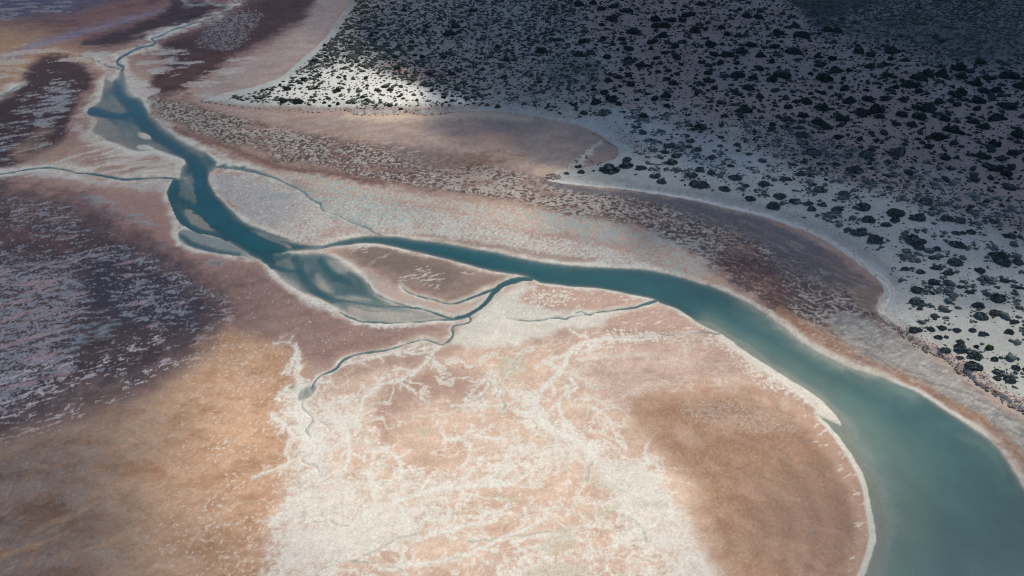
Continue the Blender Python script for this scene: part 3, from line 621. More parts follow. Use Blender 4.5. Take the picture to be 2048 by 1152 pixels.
# green-tinged damp hollows
for pts in ([(1090,1078),(1130,1058),(1150,1070),(1160,1090),(1130,1100),(1095,1098)], [(1165,1030),(1215,1014),(1240,1010),(1225,1030),(1180,1034)], [(985,992),(1010,990),(1040,992),(1038,1006),(1005,1002)], [(1160,955),(1200,962),(1230,975),(1260,1000),(1320,1010),(1330,1014),(1280,1012),(1235,990),(1200,975)],
            [(880,1128),(920,1112),(940,1116),(910,1126)], [(1060,1140),(1120,1130),(1180,1140),(1170,1156),(1060,1156)], [(1000,720),(1030,712),(1060,720),(1050,745),(1010,755),(990,740)], [(840,862),(870,860),(865,872),(845,874)]):
    lay(zone(pts, 7, 7) * .6 * np.clip(.8 + .7 * q_mott, .2, 1), (198, 192, 168))
for pts, w in (([(985,795),(1000,770),(1015,750),(1030,725),(1050,700)], 2.5), ([(1000,780),(1005,800),(1012,815)], 3), ([(1010,760),(1040,770),(1070,790)], 2), ([(960,745),(975,770),(965,790),(930,810)], 2), ([(640,1140),(700,1120),(760,1128),(800,1140)], 2.5), ([(720,1110),(790,1080),(830,1070)], 3), ([(1100,1060),(1000,1078),(920,1085)], 2.5), ([(1265,1040),(1290,1060),(1288,1090)], 3), ([(1190,925),(1180,940),(1172,960)], 3),
                ([(580,1060),(640,1040),(700,1050)], 2)):
    lay((band(pts, w + 8, 5, 3)).clip(0, 1) * .5 * np.clip(.8 + q_fine, .2, 1), (234, 224, 212)); lay(band(pts, w, 2.2, 1.5) * .75, (178, 178, 160))
# salt along every waterline
edge = np.minimum(SD, THIN + 1.5)
bw = np.interp(U1, [300, 600, 1000, 1500, 1800], [12, 7, 6, 8, 11])
bankm = np.exp(-(np.maximum(edge + n_hi2 * 2.0 + q_fine * 2, 0) / (bw * np.clip(1 + .9 * n_lo1, .4, 2))) ** 3.2)
lay(bankm * sstep(-4.5, -.5, edge + n_hi1) * np.clip(.78 + .3 * q_fine + .6 * q_mid + .6 * q_wide, .08, 1), (228, 220, 206))
lev2 = fr.stroke([(1437,672),(1484,706),(1536,737),(1593,774),(1640,812),(1663,838)], [6,10,12,18,20,8], 40)
lay(sstep(7, -2, lev2 + n_hi1 * 2) * .85, (234, 224, 210))
lev3 = fr.stroke([(1640,840),(1662,862),(1681,886),(1700,912),(1716,940),(1729,972),(1735,1004),(1740,1036),(1746,1070),(1740,1101),(1729,1133),(1712,1170)], [4,8,8,8,9,10,11,12,15,14,12,12], 40)
lay(sstep(4, -2, lev3 + n_hi1 * 1.6 + q_fine * 1.5) * .9, (232, 223, 209))
nb_ = fr.stroke([(1540,632),(1590,676),(1650,712),(1720,741),(1800,772),(1880,816),(1960,868),(2020,930),(2060,990)], [10,18,18,14,10,10,9,10,10], 40)
lay(sstep(8, -5, nb_ + n_hi1 * 4 + q_streak * 5) * .85, (224, 212, 194))
wet = sstep(3, -1, np.minimum(SD, THIN))
lay(wet * .35, (198, 196, 184))
lay(sstep(.05, .5, W) * .8, (170, 180, 176))

# ---- dunes and beaches
INL = np.maximum(-UP, 0) * MPP
isup = sstep(.5, -1.5, UP)
UC = np.empty_like(col); UC[:] = (200, 198, 190)
keep = col; col = UC
lay(sstep(0, .6, q_mid) * .3, (190, 180, 168)); lay(sstep(.05, .5, q_fine) * .25, (176, 164, 152))
red = zone([(1130,-440),(4700,-440),(4700,520),(2200,470),(2048,430),(1900,380),(1780,360),(1660,340),(1560,300),(1440,262),(1380,250),(1330,222),(1260,205),(1190,190),(1150,150),(1200,110),(1120,60)], 60, 26)
lay(red, (178, 154, 145))
lay(red * sstep(0, .6, q_wide + q_mid * .3) * .4, (162, 128, 118)); lay(red * sstep(-.1, .5, q_mott) * .4, (138, 126, 120))
heath = zone([(712,-440),(1200,-440),(1150,60),(1190,110),(1150,150),(1190,190),(1180,215),(1120,225),(1000,218),(930,195),(850,172),(770,150),(735,140),(790,105),(760,80),(720,60),(690,30)], 40, 22)
lay(heath * .9, (164, 155, 148)); lay(heath * sstep(0, .5, q_mid + q_wide * .4) * .6, (122, 120, 120)); lay(heath * sstep(.1, .5, q_mott) * .4, (186, 168, 162))
lay(heath * zone([(780,128),(850,135),(900,160),(860,165),(800,150)], 14) * .7, (190, 148, 138))
heath2 = zone([(1090,135),(1150,118),(1200,130),(1190,160),(1120,165)], 16); lay(heath2 * .8, (118, 124, 118))
hillm = zone([(1640,60),(1760,14),(1850,2),(2100,-6),(4700,-60),(4700,160),(2100,138),(1900,112),(1760,85)], 34, 16); lay(hillm * .85, (116, 118, 118)); lay(hillm * sstep(-.1, .5, q_mid + .6 * q_mott) * .6, (82, 88, 88)); lay(hillm * sstep(.1, .5, -q_mott) * .4, (156, 152, 146))
topd = zone([(1500,-440),(4700,-440),(4700,-70),(2048,-12),(1850,-4),(1740,14),(1600,20)], 14); lay(topd * .9, (74, 80, 82))
mid = zone([(1480,235),(1600,250),(1700,290),(1850,340),(2048,400),(2300,480),(2300,560),(2048,470),(1900,430),(1760,390),(1640,350),(1540,310)], 20, 12); lay(mid * .6, (164, 146, 142))
white = zone([(560,165),(640,140),(690,120),(730,135),(790,155),(860,178),(950,200),(930,212),(840,214),(700,206),(600,206),(540,196)], 12, 7)
lay(white, (232, 226, 216))
rub = band([(420,205),(512,213),(640,218),(700,219),(800,217),(900,215),(980,210)], [3,6,7,8,9,12,8], 6); lay(rub * .8, (182, 160, 152)); lay(rub * crust(.4, q_fine, .2) * .7, (130, 112, 106))
rub = band([(1795,655),(1840,684),(1890,706),(1930,735),(1990,775),(2048,812)], 16, 9); lay(rub * .7, (212, 184, 170)); lay(rub * crust(.3, q_fine, .1) * .7, (150, 116, 106))
lay(band([(1185,235),(1240,262),(1270,290),(1300,310),(1280,318)], [4,10,18,16,6], 10) * crust(.3, q_fine, .1) * .6, (128, 122, 114))
beach = sstep(16, 4, -UP + n_hi1 * 3) * sstep(880, 930, U1); lay(beach * .3, (214, 206, 192))
trackA = fr.stroke([(900,226),(960,224),(1024,229),(1090,239),(1150,253),(1195,270),(1222,290),(1228,306)], [4,4,4,5,6,7,8,8], 30)
trackB = fr.stroke([(1100,362),(1170,371),(1250,379),(1340,391),(1450,414),(1536,437),(1600,460),(1650,484),(1700,514),(1735,542),(1768,565),(1780,582),(1776,600),(1764,616),(1766,632),(1785,650)], [4,5,6,7,9,11,13,15,17,18,17,17,20,26,24,8], 30)
lay(sstep(3, -2, trackA + n_hi1) * .8, (226, 212, 196)); lay(band([(1130,352),(1250,366),(1350,380),(1450,398),(1540,420),(1620,446),(1690,480),(1750,516),(1790,560)], [8,10,12,14,14,16,18,20,20], 8, 5) * .75, (172, 168, 164)); lay(sstep(2, -2, trackB + n_hi1 * .6) * 1.0, (238, 232, 220))
for off in (-6.5, -4.2, -2.0):
    lay(np.exp(-((trackB - off + n_hi2 * .4) / .8) ** 2) * .6 * sstep(1400, 1650, U1), (158, 152, 146))
ed = fr.stroke([(1195,272),(1222,291),(1231,306),(1225,318)], 3, 20); lay(sstep(2.5, -1, ed + 0) * .5, (150, 132, 118))
lay(zone([(1752,600),(1772,590),(1768,612),(1775,635),(1760,632)], 6, 2) * .5, (222, 196, 178))
lay(sstep(2.0, .3, -UP) * crust(.6, q_fine, .3) * .5, (170, 150, 134))
for pts, k in SCARPS:                                     # the crumbling red edge of the ledge
    s_ = fr.stroke(pts, 0, 20); lay(crust(.6, q_fine, .3) * sstep(5, 1, np.abs(s_ - 0) + n_hi1 * 2.5) * k * .7, (150, 108, 94))
heap = fr.stroke([(1092,356),(1104,352),(1120,355)], [8,12,6], 20); lay(sstep(3, -3, heap) * crust(.6, q_fine, .2), (128, 108, 100))
up_col = col
col = keep + (up_col - keep) * isup[..., None]
lay((q_wild > 2.75) * sstep(.1, .5, q_mid + .2) * sstep(560, 640, V1) * (UP > 0) * (W <= 0) * .7, (228, 216, 204))
# gritty relief of the surface colour
g = 1 + .03 * q_grain + .03 * q_spot + .03 * q_fine + .03 * q_mott
g += .026 * q_wild
col *= g[..., None]
grey_ = col @ np.array((.3, .59, .11), F32)
col = grey_[..., None] + (col - grey_[..., None]) * np.array((.97, .95, .98), F32)
col[..., 2] *= .975
col = np.clip(col, 12, 242)
lin = np.where(col / 255 <= .04045, col / 255 / 12.92, ((col / 255 + .055) / 1.055) ** 2.4) * .90
print('colour', round(time.time() - T0, 1))

# ------------------------------------------------------------------ materials
def material(name):
    m = bpy.data.materials.new(name); m.use_nodes = True
    nt = m.node_tree
    return m, nt, nt.nodes, nt.links, nt.nodes['Principled BSDF']
gm, nt, N, L, P = material('tidal_flat_ground')
at = N.new('ShaderNodeAttribute'); at.attribute_name = 'albedo'
geo = N.new('ShaderNodeNewGeometry')
def noise(scale, detail, rough=.6):
    n = N.new('ShaderNodeTexNoise'); n.inputs['Scale'].default_value = scale; n.inputs['Detail'].default_value = detail; n.inputs['Roughness'].default_value = rough
    L.new(geo.outputs['Position'], n.inputs['Vector']); return n
n1 = noise(2.6, 4, .7); n2 = noise(.35, 5, .65)
def mapr(node, a, b, c, d):
    r = N.new('ShaderNodeMapRange'); r.inputs[1].default_value = a; r.inputs[2].default_value = b; r.inputs[3].default_value = c; r.inputs[4].default_value = d
    L.new(node.outputs[0], r.inputs[0]); return r
m1 = mapr(n1, .3, .7, .95, 1.05); m2 = mapr(n2, .3, .7, .95, 1.05)
mu = N.new('ShaderNodeMath'); mu.operation = 'MULTIPLY'; L.new(m1.outputs[0], mu.inputs[0]); L.new(m2.outputs[0], mu.inputs[1])
vm = N.new('ShaderNodeVectorMath'); vm.operation = 'SCALE'; L.new(at.outputs['Color'], vm.inputs[0]); L.new(mu.outputs[0], vm.inputs['Scale'])
L.new(vm.outputs[0], P.inputs['Base Color'])
rr = mapr(n2, .3, .7, .75, .95); L.new(rr.outputs[0], P.inputs['Roughness'])
P.inputs['Specular IOR Level'].default_value = .18
bp = N.new('ShaderNodeBump'); bp.inputs['Strength'].default_value = .35; bp.inputs['Distance'].default_value = .12
L.new(n1.outputs[0], bp.inputs['Height']); L.new(bp.outputs[0], P.inputs['Normal'])

wm, nt, N, L, P = material('creek_water')
at = N.new('ShaderNodeAttribute'); at.attribute_name = 'depth'
sep = N.new('ShaderNodeSeparateColor'); L.new(at.outputs['Color'], sep.inputs[0])
geo = N.new('ShaderNodeNewGeometry')
mx = N.new('ShaderNodeMix'); mx.data_type = 'RGBA'
mx.inputs[6].default_value = (.020, .108, .122, 1); mx.inputs[7].default_value = (.088, .172, .166, 1)
L.new(sep.outputs[1], mx.inputs[0])
nw = noise(.07, 7, .68); mw = mapr(nw, .3, .7, .84, 1.16)
mk = N.new('ShaderNodeMix'); mk.data_type = 'RGBA'; mk.inputs[7].default_value = (.27, .37, .29, 1)
mf = N.new('ShaderNodeMath'); mf.operation = 'MULTIPLY'; mf.inputs[1].default_value = .8; L.new(sep.outputs[2], mf.inputs[0])
L.new(mf.outputs[0], mk.inputs[0]); L.new(mx.outputs[2], mk.inputs[6])
vm = N.new('ShaderNodeVectorMath'); vm.operation = 'SCALE'; L.new(mk.outputs[2], vm.inputs[0]); L.new(mw.outputs[0], vm.inputs['Scale'])
L.new(vm.outputs[0], P.inputs['Base Color'])
ex = N.new('ShaderNodeMath'); ex.operation = 'MULTIPLY'; ex.inputs[1].default_value = -1.15; L.new(sep.outputs[0], ex.inputs[0])
ep = N.new('ShaderNodeMath'); ep.operation = 'EXPONENT'; L.new(ex.outputs[0], ep.inputs[0])
om = N.new('ShaderNodeMath'); om.operation = 'SUBTRACT'; om.inputs[0].default_value = 1; L.new(ep.outputs[0], om.inputs[1]); L.new(om.outputs[0], P.inputs['Alpha'])
P.inputs['Roughness'].default_value = .16; P.inputs['IOR'].default_value = 1.33
nr = noise(1.7, 4, .65); bp = N.new('ShaderNodeBump'); bp.inputs['Strength'].default_value = .3; bp.inputs['Distance'].default_value = .05
L.new(nr.outputs[0], bp.inputs['Height']); L.new(bp.outputs[0], P.inputs['Normal'])

# ------------------------------------------------------------------ ground and water meshes
def grid_mesh(name, X, Y, Zv, facemask=None):
    idx = np.arange(NV * NU, dtype=np.int32).reshape(NV, NU)
    q = np.stack([idx[1:, :-1], idx[1:, 1:], idx[:-1, 1:], idx[:-1, :-1]], -1).reshape(-1, 4)
    keepv = None
    co = np.stack([X, Y, Zv], -1).reshape(-1, 3).astype(F32)
    if facemask is not None:
        q = q[facemask.reshape(-1)]
        keepv, inv = np.unique(q, return_inverse=True)
        q = inv.reshape(-1, 4).astype(np.int32); co = co[keepv]
    me = bpy.data.meshes.new(name)
    me.vertices.add(len(co)); me.vertices.foreach_set('co', np.ascontiguousarray(co).ravel())
    me.loops.add(q.size); me.loops.foreach_set('vertex_index', np.ascontiguousarray(q).ravel())
    me.polygons.add(len(q))
    me.polygons.foreach_set('loop_start', np.arange(0, q.size, 4, dtype=np.int32))
    me.polygons.foreach_set('use_smooth', np.ones(len(q), bool))
    me.update(calc_edges=True)
    return me, keepv
def set_attr(me, name, rgb):
    a = me.attributes.new(name, 'FLOAT_COLOR', 'POINT')
    d = np.ones((len(rgb), 4), F32); d[:, :rgb.shape[1]] = rgb
    a.data.foreach_set('color', d.ravel())
def add(name, me, mat=None, kind=None, label=None, cat=None, group=None, parent=None):
    o = bpy.data.objects.new(name, me); C.objects.link(o)
    if mat is not None and not me.materials: me.materials.append(mat)
    if kind: o['kind'] = kind
    if label: o['label'] = label
    if cat: o['category'] = cat
    if group: o['group'] = group
    if parent: o.parent = parent
    return o
me, _ = grid_mesh('ground', GX, GY, Z)
set_attr(me, 'albedo', lin.reshape(-1, 3))
add('ground', me, gm, 'structure', 'tidal flats of pink, orange and white salt crust with pale dunes', 'ground')
murk = np.clip(np.interp(U1, [900, 1200, 1450, 1650, 2000], [0, .18, .5, .9, 1.0]) + .10 * q_wide, 0, 1)
murk = np.maximum(murk, .55 * sstep(1.2, .2, W))
wmask = W > .002
fm = wmask[1:, :-1] | wmask[1:, 1:] | wmask[:-1, 1:] | wmask[:-1, :-1]
WZ = np.zeros((NV, NU), F32)
me, kv = grid_mesh('water', GX, GY, WZ, fm)
shelf_d = fr.stroke([(1410,655),(1484,703),(1576,760),(1640,812),(1668,848),(1700,905),(1733,968),(1742,1020),(1750,1070),(1733,1140),(1700,1250)], 0, 190)
milk = np.exp(-(np.maximum(shelf_d + n_lo1 * 14, 0) / np.interp(V1, [640, 800, 900, 1000, 1150], [22, 52, 100, 118, 95])) ** 1.6)
ne_d = fr.stroke([(1500,602),(1556,640),(1603,680),(1676,720),(1749,747),(1823,778)], 0, 80)
milk = np.maximum(milk, .8 * np.exp(-(np.maximum(ne_d + n_lo1 * 9 + n_hi1 * 8, 0) / 26) ** 1.6))
milk = np.maximum(milk, .35 * sstep(16, -10, fr.stroke([(1920,872),(1960,888),(1990,915),(2010,950)], [8,16,16,10], 40) + n_lo1 * 8))
set_attr(me, 'depth', np.stack([np.maximum(W, .55 * milk * (SD < -2)), murk, milk], -1).reshape(-1, 3)[kv])
add('water', me, wm, 'structure', 'teal tidal creek winding across the flats into a wide lagoon', 'water')
print('meshes', round(time.time() - T0, 1))

# ------------------------------------------------------------------ clouds added out of view, thickness shaped to cast the wanted shade
CLEAR = [  # pixel, share of sunlight that reaches the ground
 (0,0,.30),(150,20,.34),(60,110,.56),(150,140,.66),(90,230,.42),(230,210,.48),(300,130,.55),(450,40,.36),(560,30,.34),(500,150,.52),(620,120,.50),(610,180,.70),(575,190,.62),(650,125,.58),(640,160,.76),(700,125,.66),(700,150,.84),(780,185,1.0),(735,180,.95),(690,195,.85),(830,200,1.0),(860,195,1.0),
 (920,205,.85),(980,190,.35),(840,130,.28),(760,70,.30),(720,20,.25),(900,60,.16),(1050,100,.13),(1200,60,.12),(1400,80,.12),(1600,60,.09),(1800,40,.05),(2048,20,.03),(2048,200,.10),(1800,200,.11),(1600,220,.13),(1400,200,.14),(1200,180,.17),(1050,200,.24),
 (1180,240,.38),(1300,280,.32),(1450,310,.26),(1650,350,.22),(1850,380,.18),(2048,400,.14),(1250,340,.50),(1400,390,.40),(1550,430,.36),(1700,470,.34),(1850,500,.34),(2048,520,.26),(1760,560,.42),(1900,620,.60),(2048,640,.60),
 (1120,345,.70),(900,260,.68),(1080,270,.58),(650,260,.52),(420,230,.46),(700,400,.72),(900,350,.62),(1050,420,.85),(1250,450,.60),(1450,500,.52),(1600,560,.50),(1700,650,.62),(1900,740,.80),(2000,790,.82),(2048,850,.7),
 (300,330,.60),(120,320,.52),(0,340,.46),(500,400,.62),(200,410,.50),(60,450,.44),(350,480,.55),(100,600,.50),(300,600,.50),(450,600,.52),(20,700,.52),(250,720,.55),(560,600,.58),(620,640,.72),(690,690,.85),(800,620,.85),(680,540,.75),(850,540,.72),(760,470,.75),
 (0,850,.42),(150,900,.44),(300,850,.68),(420,780,.82),(500,850,1.0),(440,950,.88),(300,1000,.70),(100,1080,.30),(0,1130,.18),(250,1150,.40),(0,1000,.36),(450,1100,.72),(540,1000,.95),(250,1130,.5),(530,1150,.7),
 (700,900,1.0),(900,900,1.0),(1100,900,1.0),(700,1050,1.0),(950,1080,1.0),(1200,1080,1.0),(1350,1000,1.0),(1000,700,.95),(1200,680,.95),(850,760,.85),(1300,620,.86),(1100,540,.85),(1400,750,.92),(1550,780,.95),(1650,820,.95),(1450,900,.88),(1600,950,.82),(1650,1080,.72),(1500,1120,.84),
 (1750,850,.85),(1850,900,.75),(1800,1050,.60),(1950,1000,.55),(2048,1000,.50),(2048,1120,.42),(1850,1140,.52),(1550,680,.8),(1650,720,.8)]
cp = np.array(CLEAR, float)
cu = np.arange(-700, 2900, 45.0); cv = np.concatenate([np.arange(-260, 1300, 30.0), [1400, 1600, 1800]])
CU, CV = np.meshgrid(cu, cv)
d2 = ((CU[..., None] - cp[:, 0]) ** 2 + ((CV[..., None] - cp[:, 1]) * 1.45) ** 2)
wgt = 1 / (d2 + 26.0 ** 2) ** 2.0
cp[:, 2] *= np.where((cp[:, 0] < 520) & (cp[:, 1] < 700), .76, 1) * np.where((cp[:, 1] < 600) & (cp[:, 0] > 850) & (cp[:, 2] < .45), np.where(cp[:, 1] > 300, .55, .28), 1) * np.where((cp[:, 0] < 420) & (cp[:, 1] >= 700), .8, 1) * np.where((cp[:, 0] > 1690) & (cp[:, 1] > 990), .82, 1)
Tm = np.exp((wgt * np.log(cp[:, 2])).sum(-1) / wgt.sum(-1))
cx, cy = ground_at(CU, CV)
tau = -np.log(np.clip(Tm, .012, .995))
tau *= 1 + .12 * fbm(cx, cy, 60, 3, 91)
fade = sstep(-700, -300, CU) * sstep(2900, 2500, CU) * sstep(-260, -120, CV) * sstep(1800, 1350, CV)
tau = np.maximum(tau, 0) * fade
ALT, SIGMA = 620.0, .022
thick = np.maximum(tau / SIGMA * math.sin(SUN_EL), .4)  # thickness solved from the sunlight share wanted below
sh = ALT / SUN_DIR.z
X_, Y_ = cx + SUN_DIR.x * sh, cy + SUN_DIR.y * sh
bot_z = ALT - thick * .35 ; top_z = ALT + thick * .65
nr_, nc_ = CU.shape
idx = np.arange(nr_ * nc_).reshape(nr_, nc_)
vb = np.stack([X_, Y_, bot_z], -1).reshape(-1, 3); vt = np.stack([X_, Y_, top_z], -1).reshape(-1, 3)
off = nr_ * nc_
faces = []
for r in range(nr_ - 1):
    for c in range(nc_ - 1):
        a, b, d, e = idx[r, c], idx[r, c + 1], idx[r + 1, c + 1], idx[r + 1, c]
        faces.append((a, b, d, e)); faces.append((a + off, e + off, d + off, b + off))
ring_ = [idx[0, c] for c in range(nc_)] + [idx[r, -1] for r in range(1, nr_)] + [idx[-1, c] for c in range(nc_ - 2, -1, -1)] + [idx[r, 0] for r in range(nr_ - 2, 0, -1)]
for a, b in zip(ring_, ring_[1:] + ring_[:1]): faces.append((b, a, a + off, b + off))
me = bpy.data.meshes.new('shade_cloud_deck'); me.from_pydata(np.concatenate([vb, vt]).tolist(), [], [tuple(int(i) for i in f) for f in faces]); me.update()
cm = bpy.data.materials.new('shade_cloud_volume'); cm.use_nodes = True
cn = cm.node_tree.nodes; cn.clear()
pv = cn.new('ShaderNodeVolumePrincipled'); pv.inputs['Color'].default_value = (.30, .40, .56, 1); pv.inputs['Density'].default_value = SIGMA; pv.inputs['Anisotropy'].default_value = .6  # dim blue-grey tint keeps the cast shade dark and blue
ou = cn.new('ShaderNodeOutputMaterial'); cm.node_tree.links.new(pv.outputs[0], ou.inputs['Volume'])
add('shade_cloud_deck', me, cm, 'stuff')  # unseen deck, added to block the sun

# ------------------------------------------------------------------ placing things on the ground
fine_r = slice(int(np.searchsorted(vs_, -60)), NV)
def terrain_hit(u, v):
    """the spot of the ground seen at pixel u, v"""
    z = 0.0
    for _ in range(8):
        x, y = ground_at(u, v, z)
        uu, vv, _d = frame_of(x, y, 0.0)
        r = min(max(np.interp(vv, vs_, np.arange(NV)), 0), NV - 2); c = min(max(np.interp(uu, us, np.arange(NU)), 0), NU - 2)
        r0, c0 = int(r), int(c); fr_, fc = r - r0, c - c0
        zn = (Z[r0, c0] * (1 - fc) + Z[r0, c0 + 1] * fc) * (1 - fr_) + (Z[r0 + 1, c0] * (1 - fc) + Z[r0 + 1, c0 + 1] * fc) * fr_
        z = z + (float(zn) - z) * .7
    x, y = ground_at(u, v, z)
    return float(x), float(y), float(z)

def leaf_mat(name, c1, c2):
    m, nt, N, L, P = material(name)
    oi = N.new('ShaderNodeObjectInfo'); geo = N.new('ShaderNodeNewGeometry')
    n = N.new('ShaderNodeTexNoise'); n.inputs['Scale'].default_value = 1.4; n.inputs['Detail'].default_value = 4; L.new(geo.outputs['Position'], n.inputs['Vector'])
    mr = N.new('ShaderNodeMapRange'); mr.inputs[1].default_value = .3; mr.inputs[2].default_value = .7; L.new(n.outputs[0], mr.inputs[0])
    ad = N.new('ShaderNodeMath'); ad.operation = 'MULTIPLY_ADD'; ad.inputs[1].default_value = .6; L.new(mr.outputs[0], ad.inputs[0])
    ml = N.new('ShaderNodeMath'); ml.operation = 'MULTIPLY'; ml.inputs[1].default_value = .4; L.new(oi.outputs['Random'], ml.inputs[0]); L.new(ml.outputs[0], ad.inputs[2])
    mx = N.new('ShaderNodeMix'); mx.data_type = 'RGBA'; mx.inputs[6].default_value = (*c1, 1); mx.inputs[7].default_value = (*c2, 1)
    L.new(ad.outputs[0], mx.inputs[0]); L.new(mx.outputs[2], P.inputs['Base Color'])
    P.inputs['Roughness'].default_value = .8; P.inputs['Specular IOR Level'].default_value = .15
    return m
M_dark = leaf_mat('dark_shrub_leaves', (.030, .044, .042), (.066, .082, .068))
M_grey = leaf_mat('saltbush_leaves', (.085, .105, .104), (.165, .185, .170))
M_green = leaf_mat('green_shrub_leaves', (.055, .10, .022), (.11, .17, .04))
M_scrub = leaf_mat('scrub_leaves', (.050, .060, .052), (.115, .120, .100))
M_rock, nt, N, L, P = material('ledge_rock')
P.inputs['Roughness'].default_value = .9
geo = N.new('ShaderNodeNewGeometry'); n = noise(1.2, 5, .7)
mx = N.new('ShaderNodeMix'); mx.data_type = 'RGBA'; mx.inputs[6].default_value = (.15, .09, .07, 1); mx.inputs[7].default_value = (.42, .33, .28, 1)
mr = mapr(n, .3, .7, 0, 1); L.new(mr.outputs[0], mx.inputs[0]); L.new(mx.outputs[2], P.inputs['Base Color'])

def ico(sub):
    import bmesh
    bm = bmesh.new(); bmesh.ops.create_icosphere(bm, subdivisions=sub, radius=1.0)
    v = np.array([x.co[:] for x in bm.verts]); f = np.array([[q.index for q in x.verts] for x in bm.faces]); bm.free()
    return v, f
ICO1, ICO2 = ico(1), ico(2)
def mesh_of(name, parts, mat):
    vv, ff, o = [], [], 0
    for v, f in parts:
        vv.append(v); ff.append(f + o); o += len(v)
    v = np.concatenate(vv).astype(F32); f = np.concatenate(ff).astype(np.int32)
    me = bpy.data.meshes.new(name)
    me.vertices.add(len(v)); me.vertices.foreach_set('co', v.ravel())
    me.loops.add(f.size); me.loops.foreach_set('vertex_index', f.ravel())
    me.polygons.add(len(f)); me.polygons.foreach_set('loop_start', np.arange(0, f.size, 3, dtype=np.int32))
    me.update(calc_edges=True)
    if mat: me.materials.append(mat)
    return me
def lobe(c, r, h, seed, leaves=70, leaf=.16):
    """an uneven clump of leaves: a knobbly core with a loose shell of leaf faces"""
    g = np.random.default_rng(seed)
    v, f = ICO2
    k = 1 + .20 * perlin(v[:, 0] * 2.1 + seed, v[:, 1] * 2.1 + v[:, 2] * 1.7, seed) + .10 * g.normal(size=len(v))
    core = v * k[:, None] * .86
    core = np.stack([core[:, 0] * r, core[:, 1] * r, np.maximum(core[:, 2], -.25) * h], -1) + c
    d = g.normal(size=(leaves, 3)); d[:, 2] = np.abs(d[:, 2]) * .9 - .15; d /= np.linalg.norm(d, axis=1)[:, None]
    p = d * (g.uniform(.82, 1.18, leaves))[:, None] * (r, r, h) + c
    s = leaf * r * g.uniform(.7, 1.9, leaves) + .02
    a = g.normal(size=(leaves, 3)); a /= np.linalg.norm(a, axis=1)[:, None]
    b = np.cross(d, a); b /= np.linalg.norm(b, axis=1)[:, None] + 1e-9
    t = np.stack([p + a * s[:, None], p - a * s[:, None] * .6 + b * s[:, None], p - a * s[:, None] * .6 - b * s[:, None]], 1).reshape(-1, 3)
    return [(core, f), (t, np.arange(leaves * 3).reshape(-1, 3))]
def shrub_mesh(name, seed, mat, lobes, aspect, height, spread, leaf=.2):
    """unit-wide shrub, base at the origin"""
    g = np.random.default_rng(seed); parts = []
    for k in range(lobes):
        a = g.uniform(0, 6.283); q = math.sqrt(g.uniform(0, 1)) * spread
        r = g.uniform(.16, .27) * (1.25 - .6 * q) if lobes > 2 else .42
        x, y = math.cos(a) * q * .5, math.sin(a) * q * .5 * aspect
        h = height * g.uniform(.75, 1.1) * (1.1 - .5 * q)
        parts += lobe(np.array((x, y, h * .25)), r * g.uniform(.6, 1.1), h * .75 * g.uniform(.7, 1.2), seed * 31 + k, 75, leaf * 1.15)
    return mesh_of(name, parts, mat)
KINDS_ = {
 'dome': [shrub_mesh('rounded_shrub', 100 + i, M_dark, 6 + i % 4, .95, .42 + .05 * (i % 3), .72) for i in range(10)],
 'salt': [shrub_mesh('saltbush', 200 + i, M_grey, 9 + i % 5, .75, .26 + .04 * (i % 3), .86, .28) for i in range(10)],
 'green': [shrub_mesh('green_shrub', 300, M_green, 6, 1.0, .45, .62)],
 'spit': [shrub_mesh('spit_shrub', 400 + i, M_dark, 4 + i % 3, .9, .42, .6) for i in range(6)],
}
print('shrub meshes', round(time.time() - T0, 1))

SPIT = [(742,70,13),(754,65,12),(752,78,13),(755,98,14),(775,103,8),(782,103,7),(725,95,8),(705,128,10),(725,132,9),(690,152,11),(732,155,13),(772,172,15),(672,125,9),(629,122,20),(609,158,18),
 (575,177,20),(632,175,13),(535,178,9),(567,202,20),(597,200,28),(628,200,10),(649,205,11),(675,180,22),(659,211,10),(675,207,12),(725,193,13),(799,192,10),(834,200,11),(802,217,12),(887,193,16),(864,180,13),(650,90,11),(685,79,10),(700,84,12),(655,115,10),(640,150,12),(560,170,10)]
HEATH = [(859,147,15),(905,146,19),(794,135,17),(790,113,14),(769,115,12),(830,110,14),(845,113,13),(889,113,14),(1012,118,18),(1009,152,14),(995,212,13),(810,20,15),(755,13,10),(757,50,15),(825,83,14),
 (849,63,13),(855,52,13),(899,65,30),(912,52,18),(917,63,14),(907,43,12),(879,38,12),(945,18,25),(997,93,16),(965,138,12),(1057,77,12),(1082,100,26),(1149,207,16),(1097,212,9)]
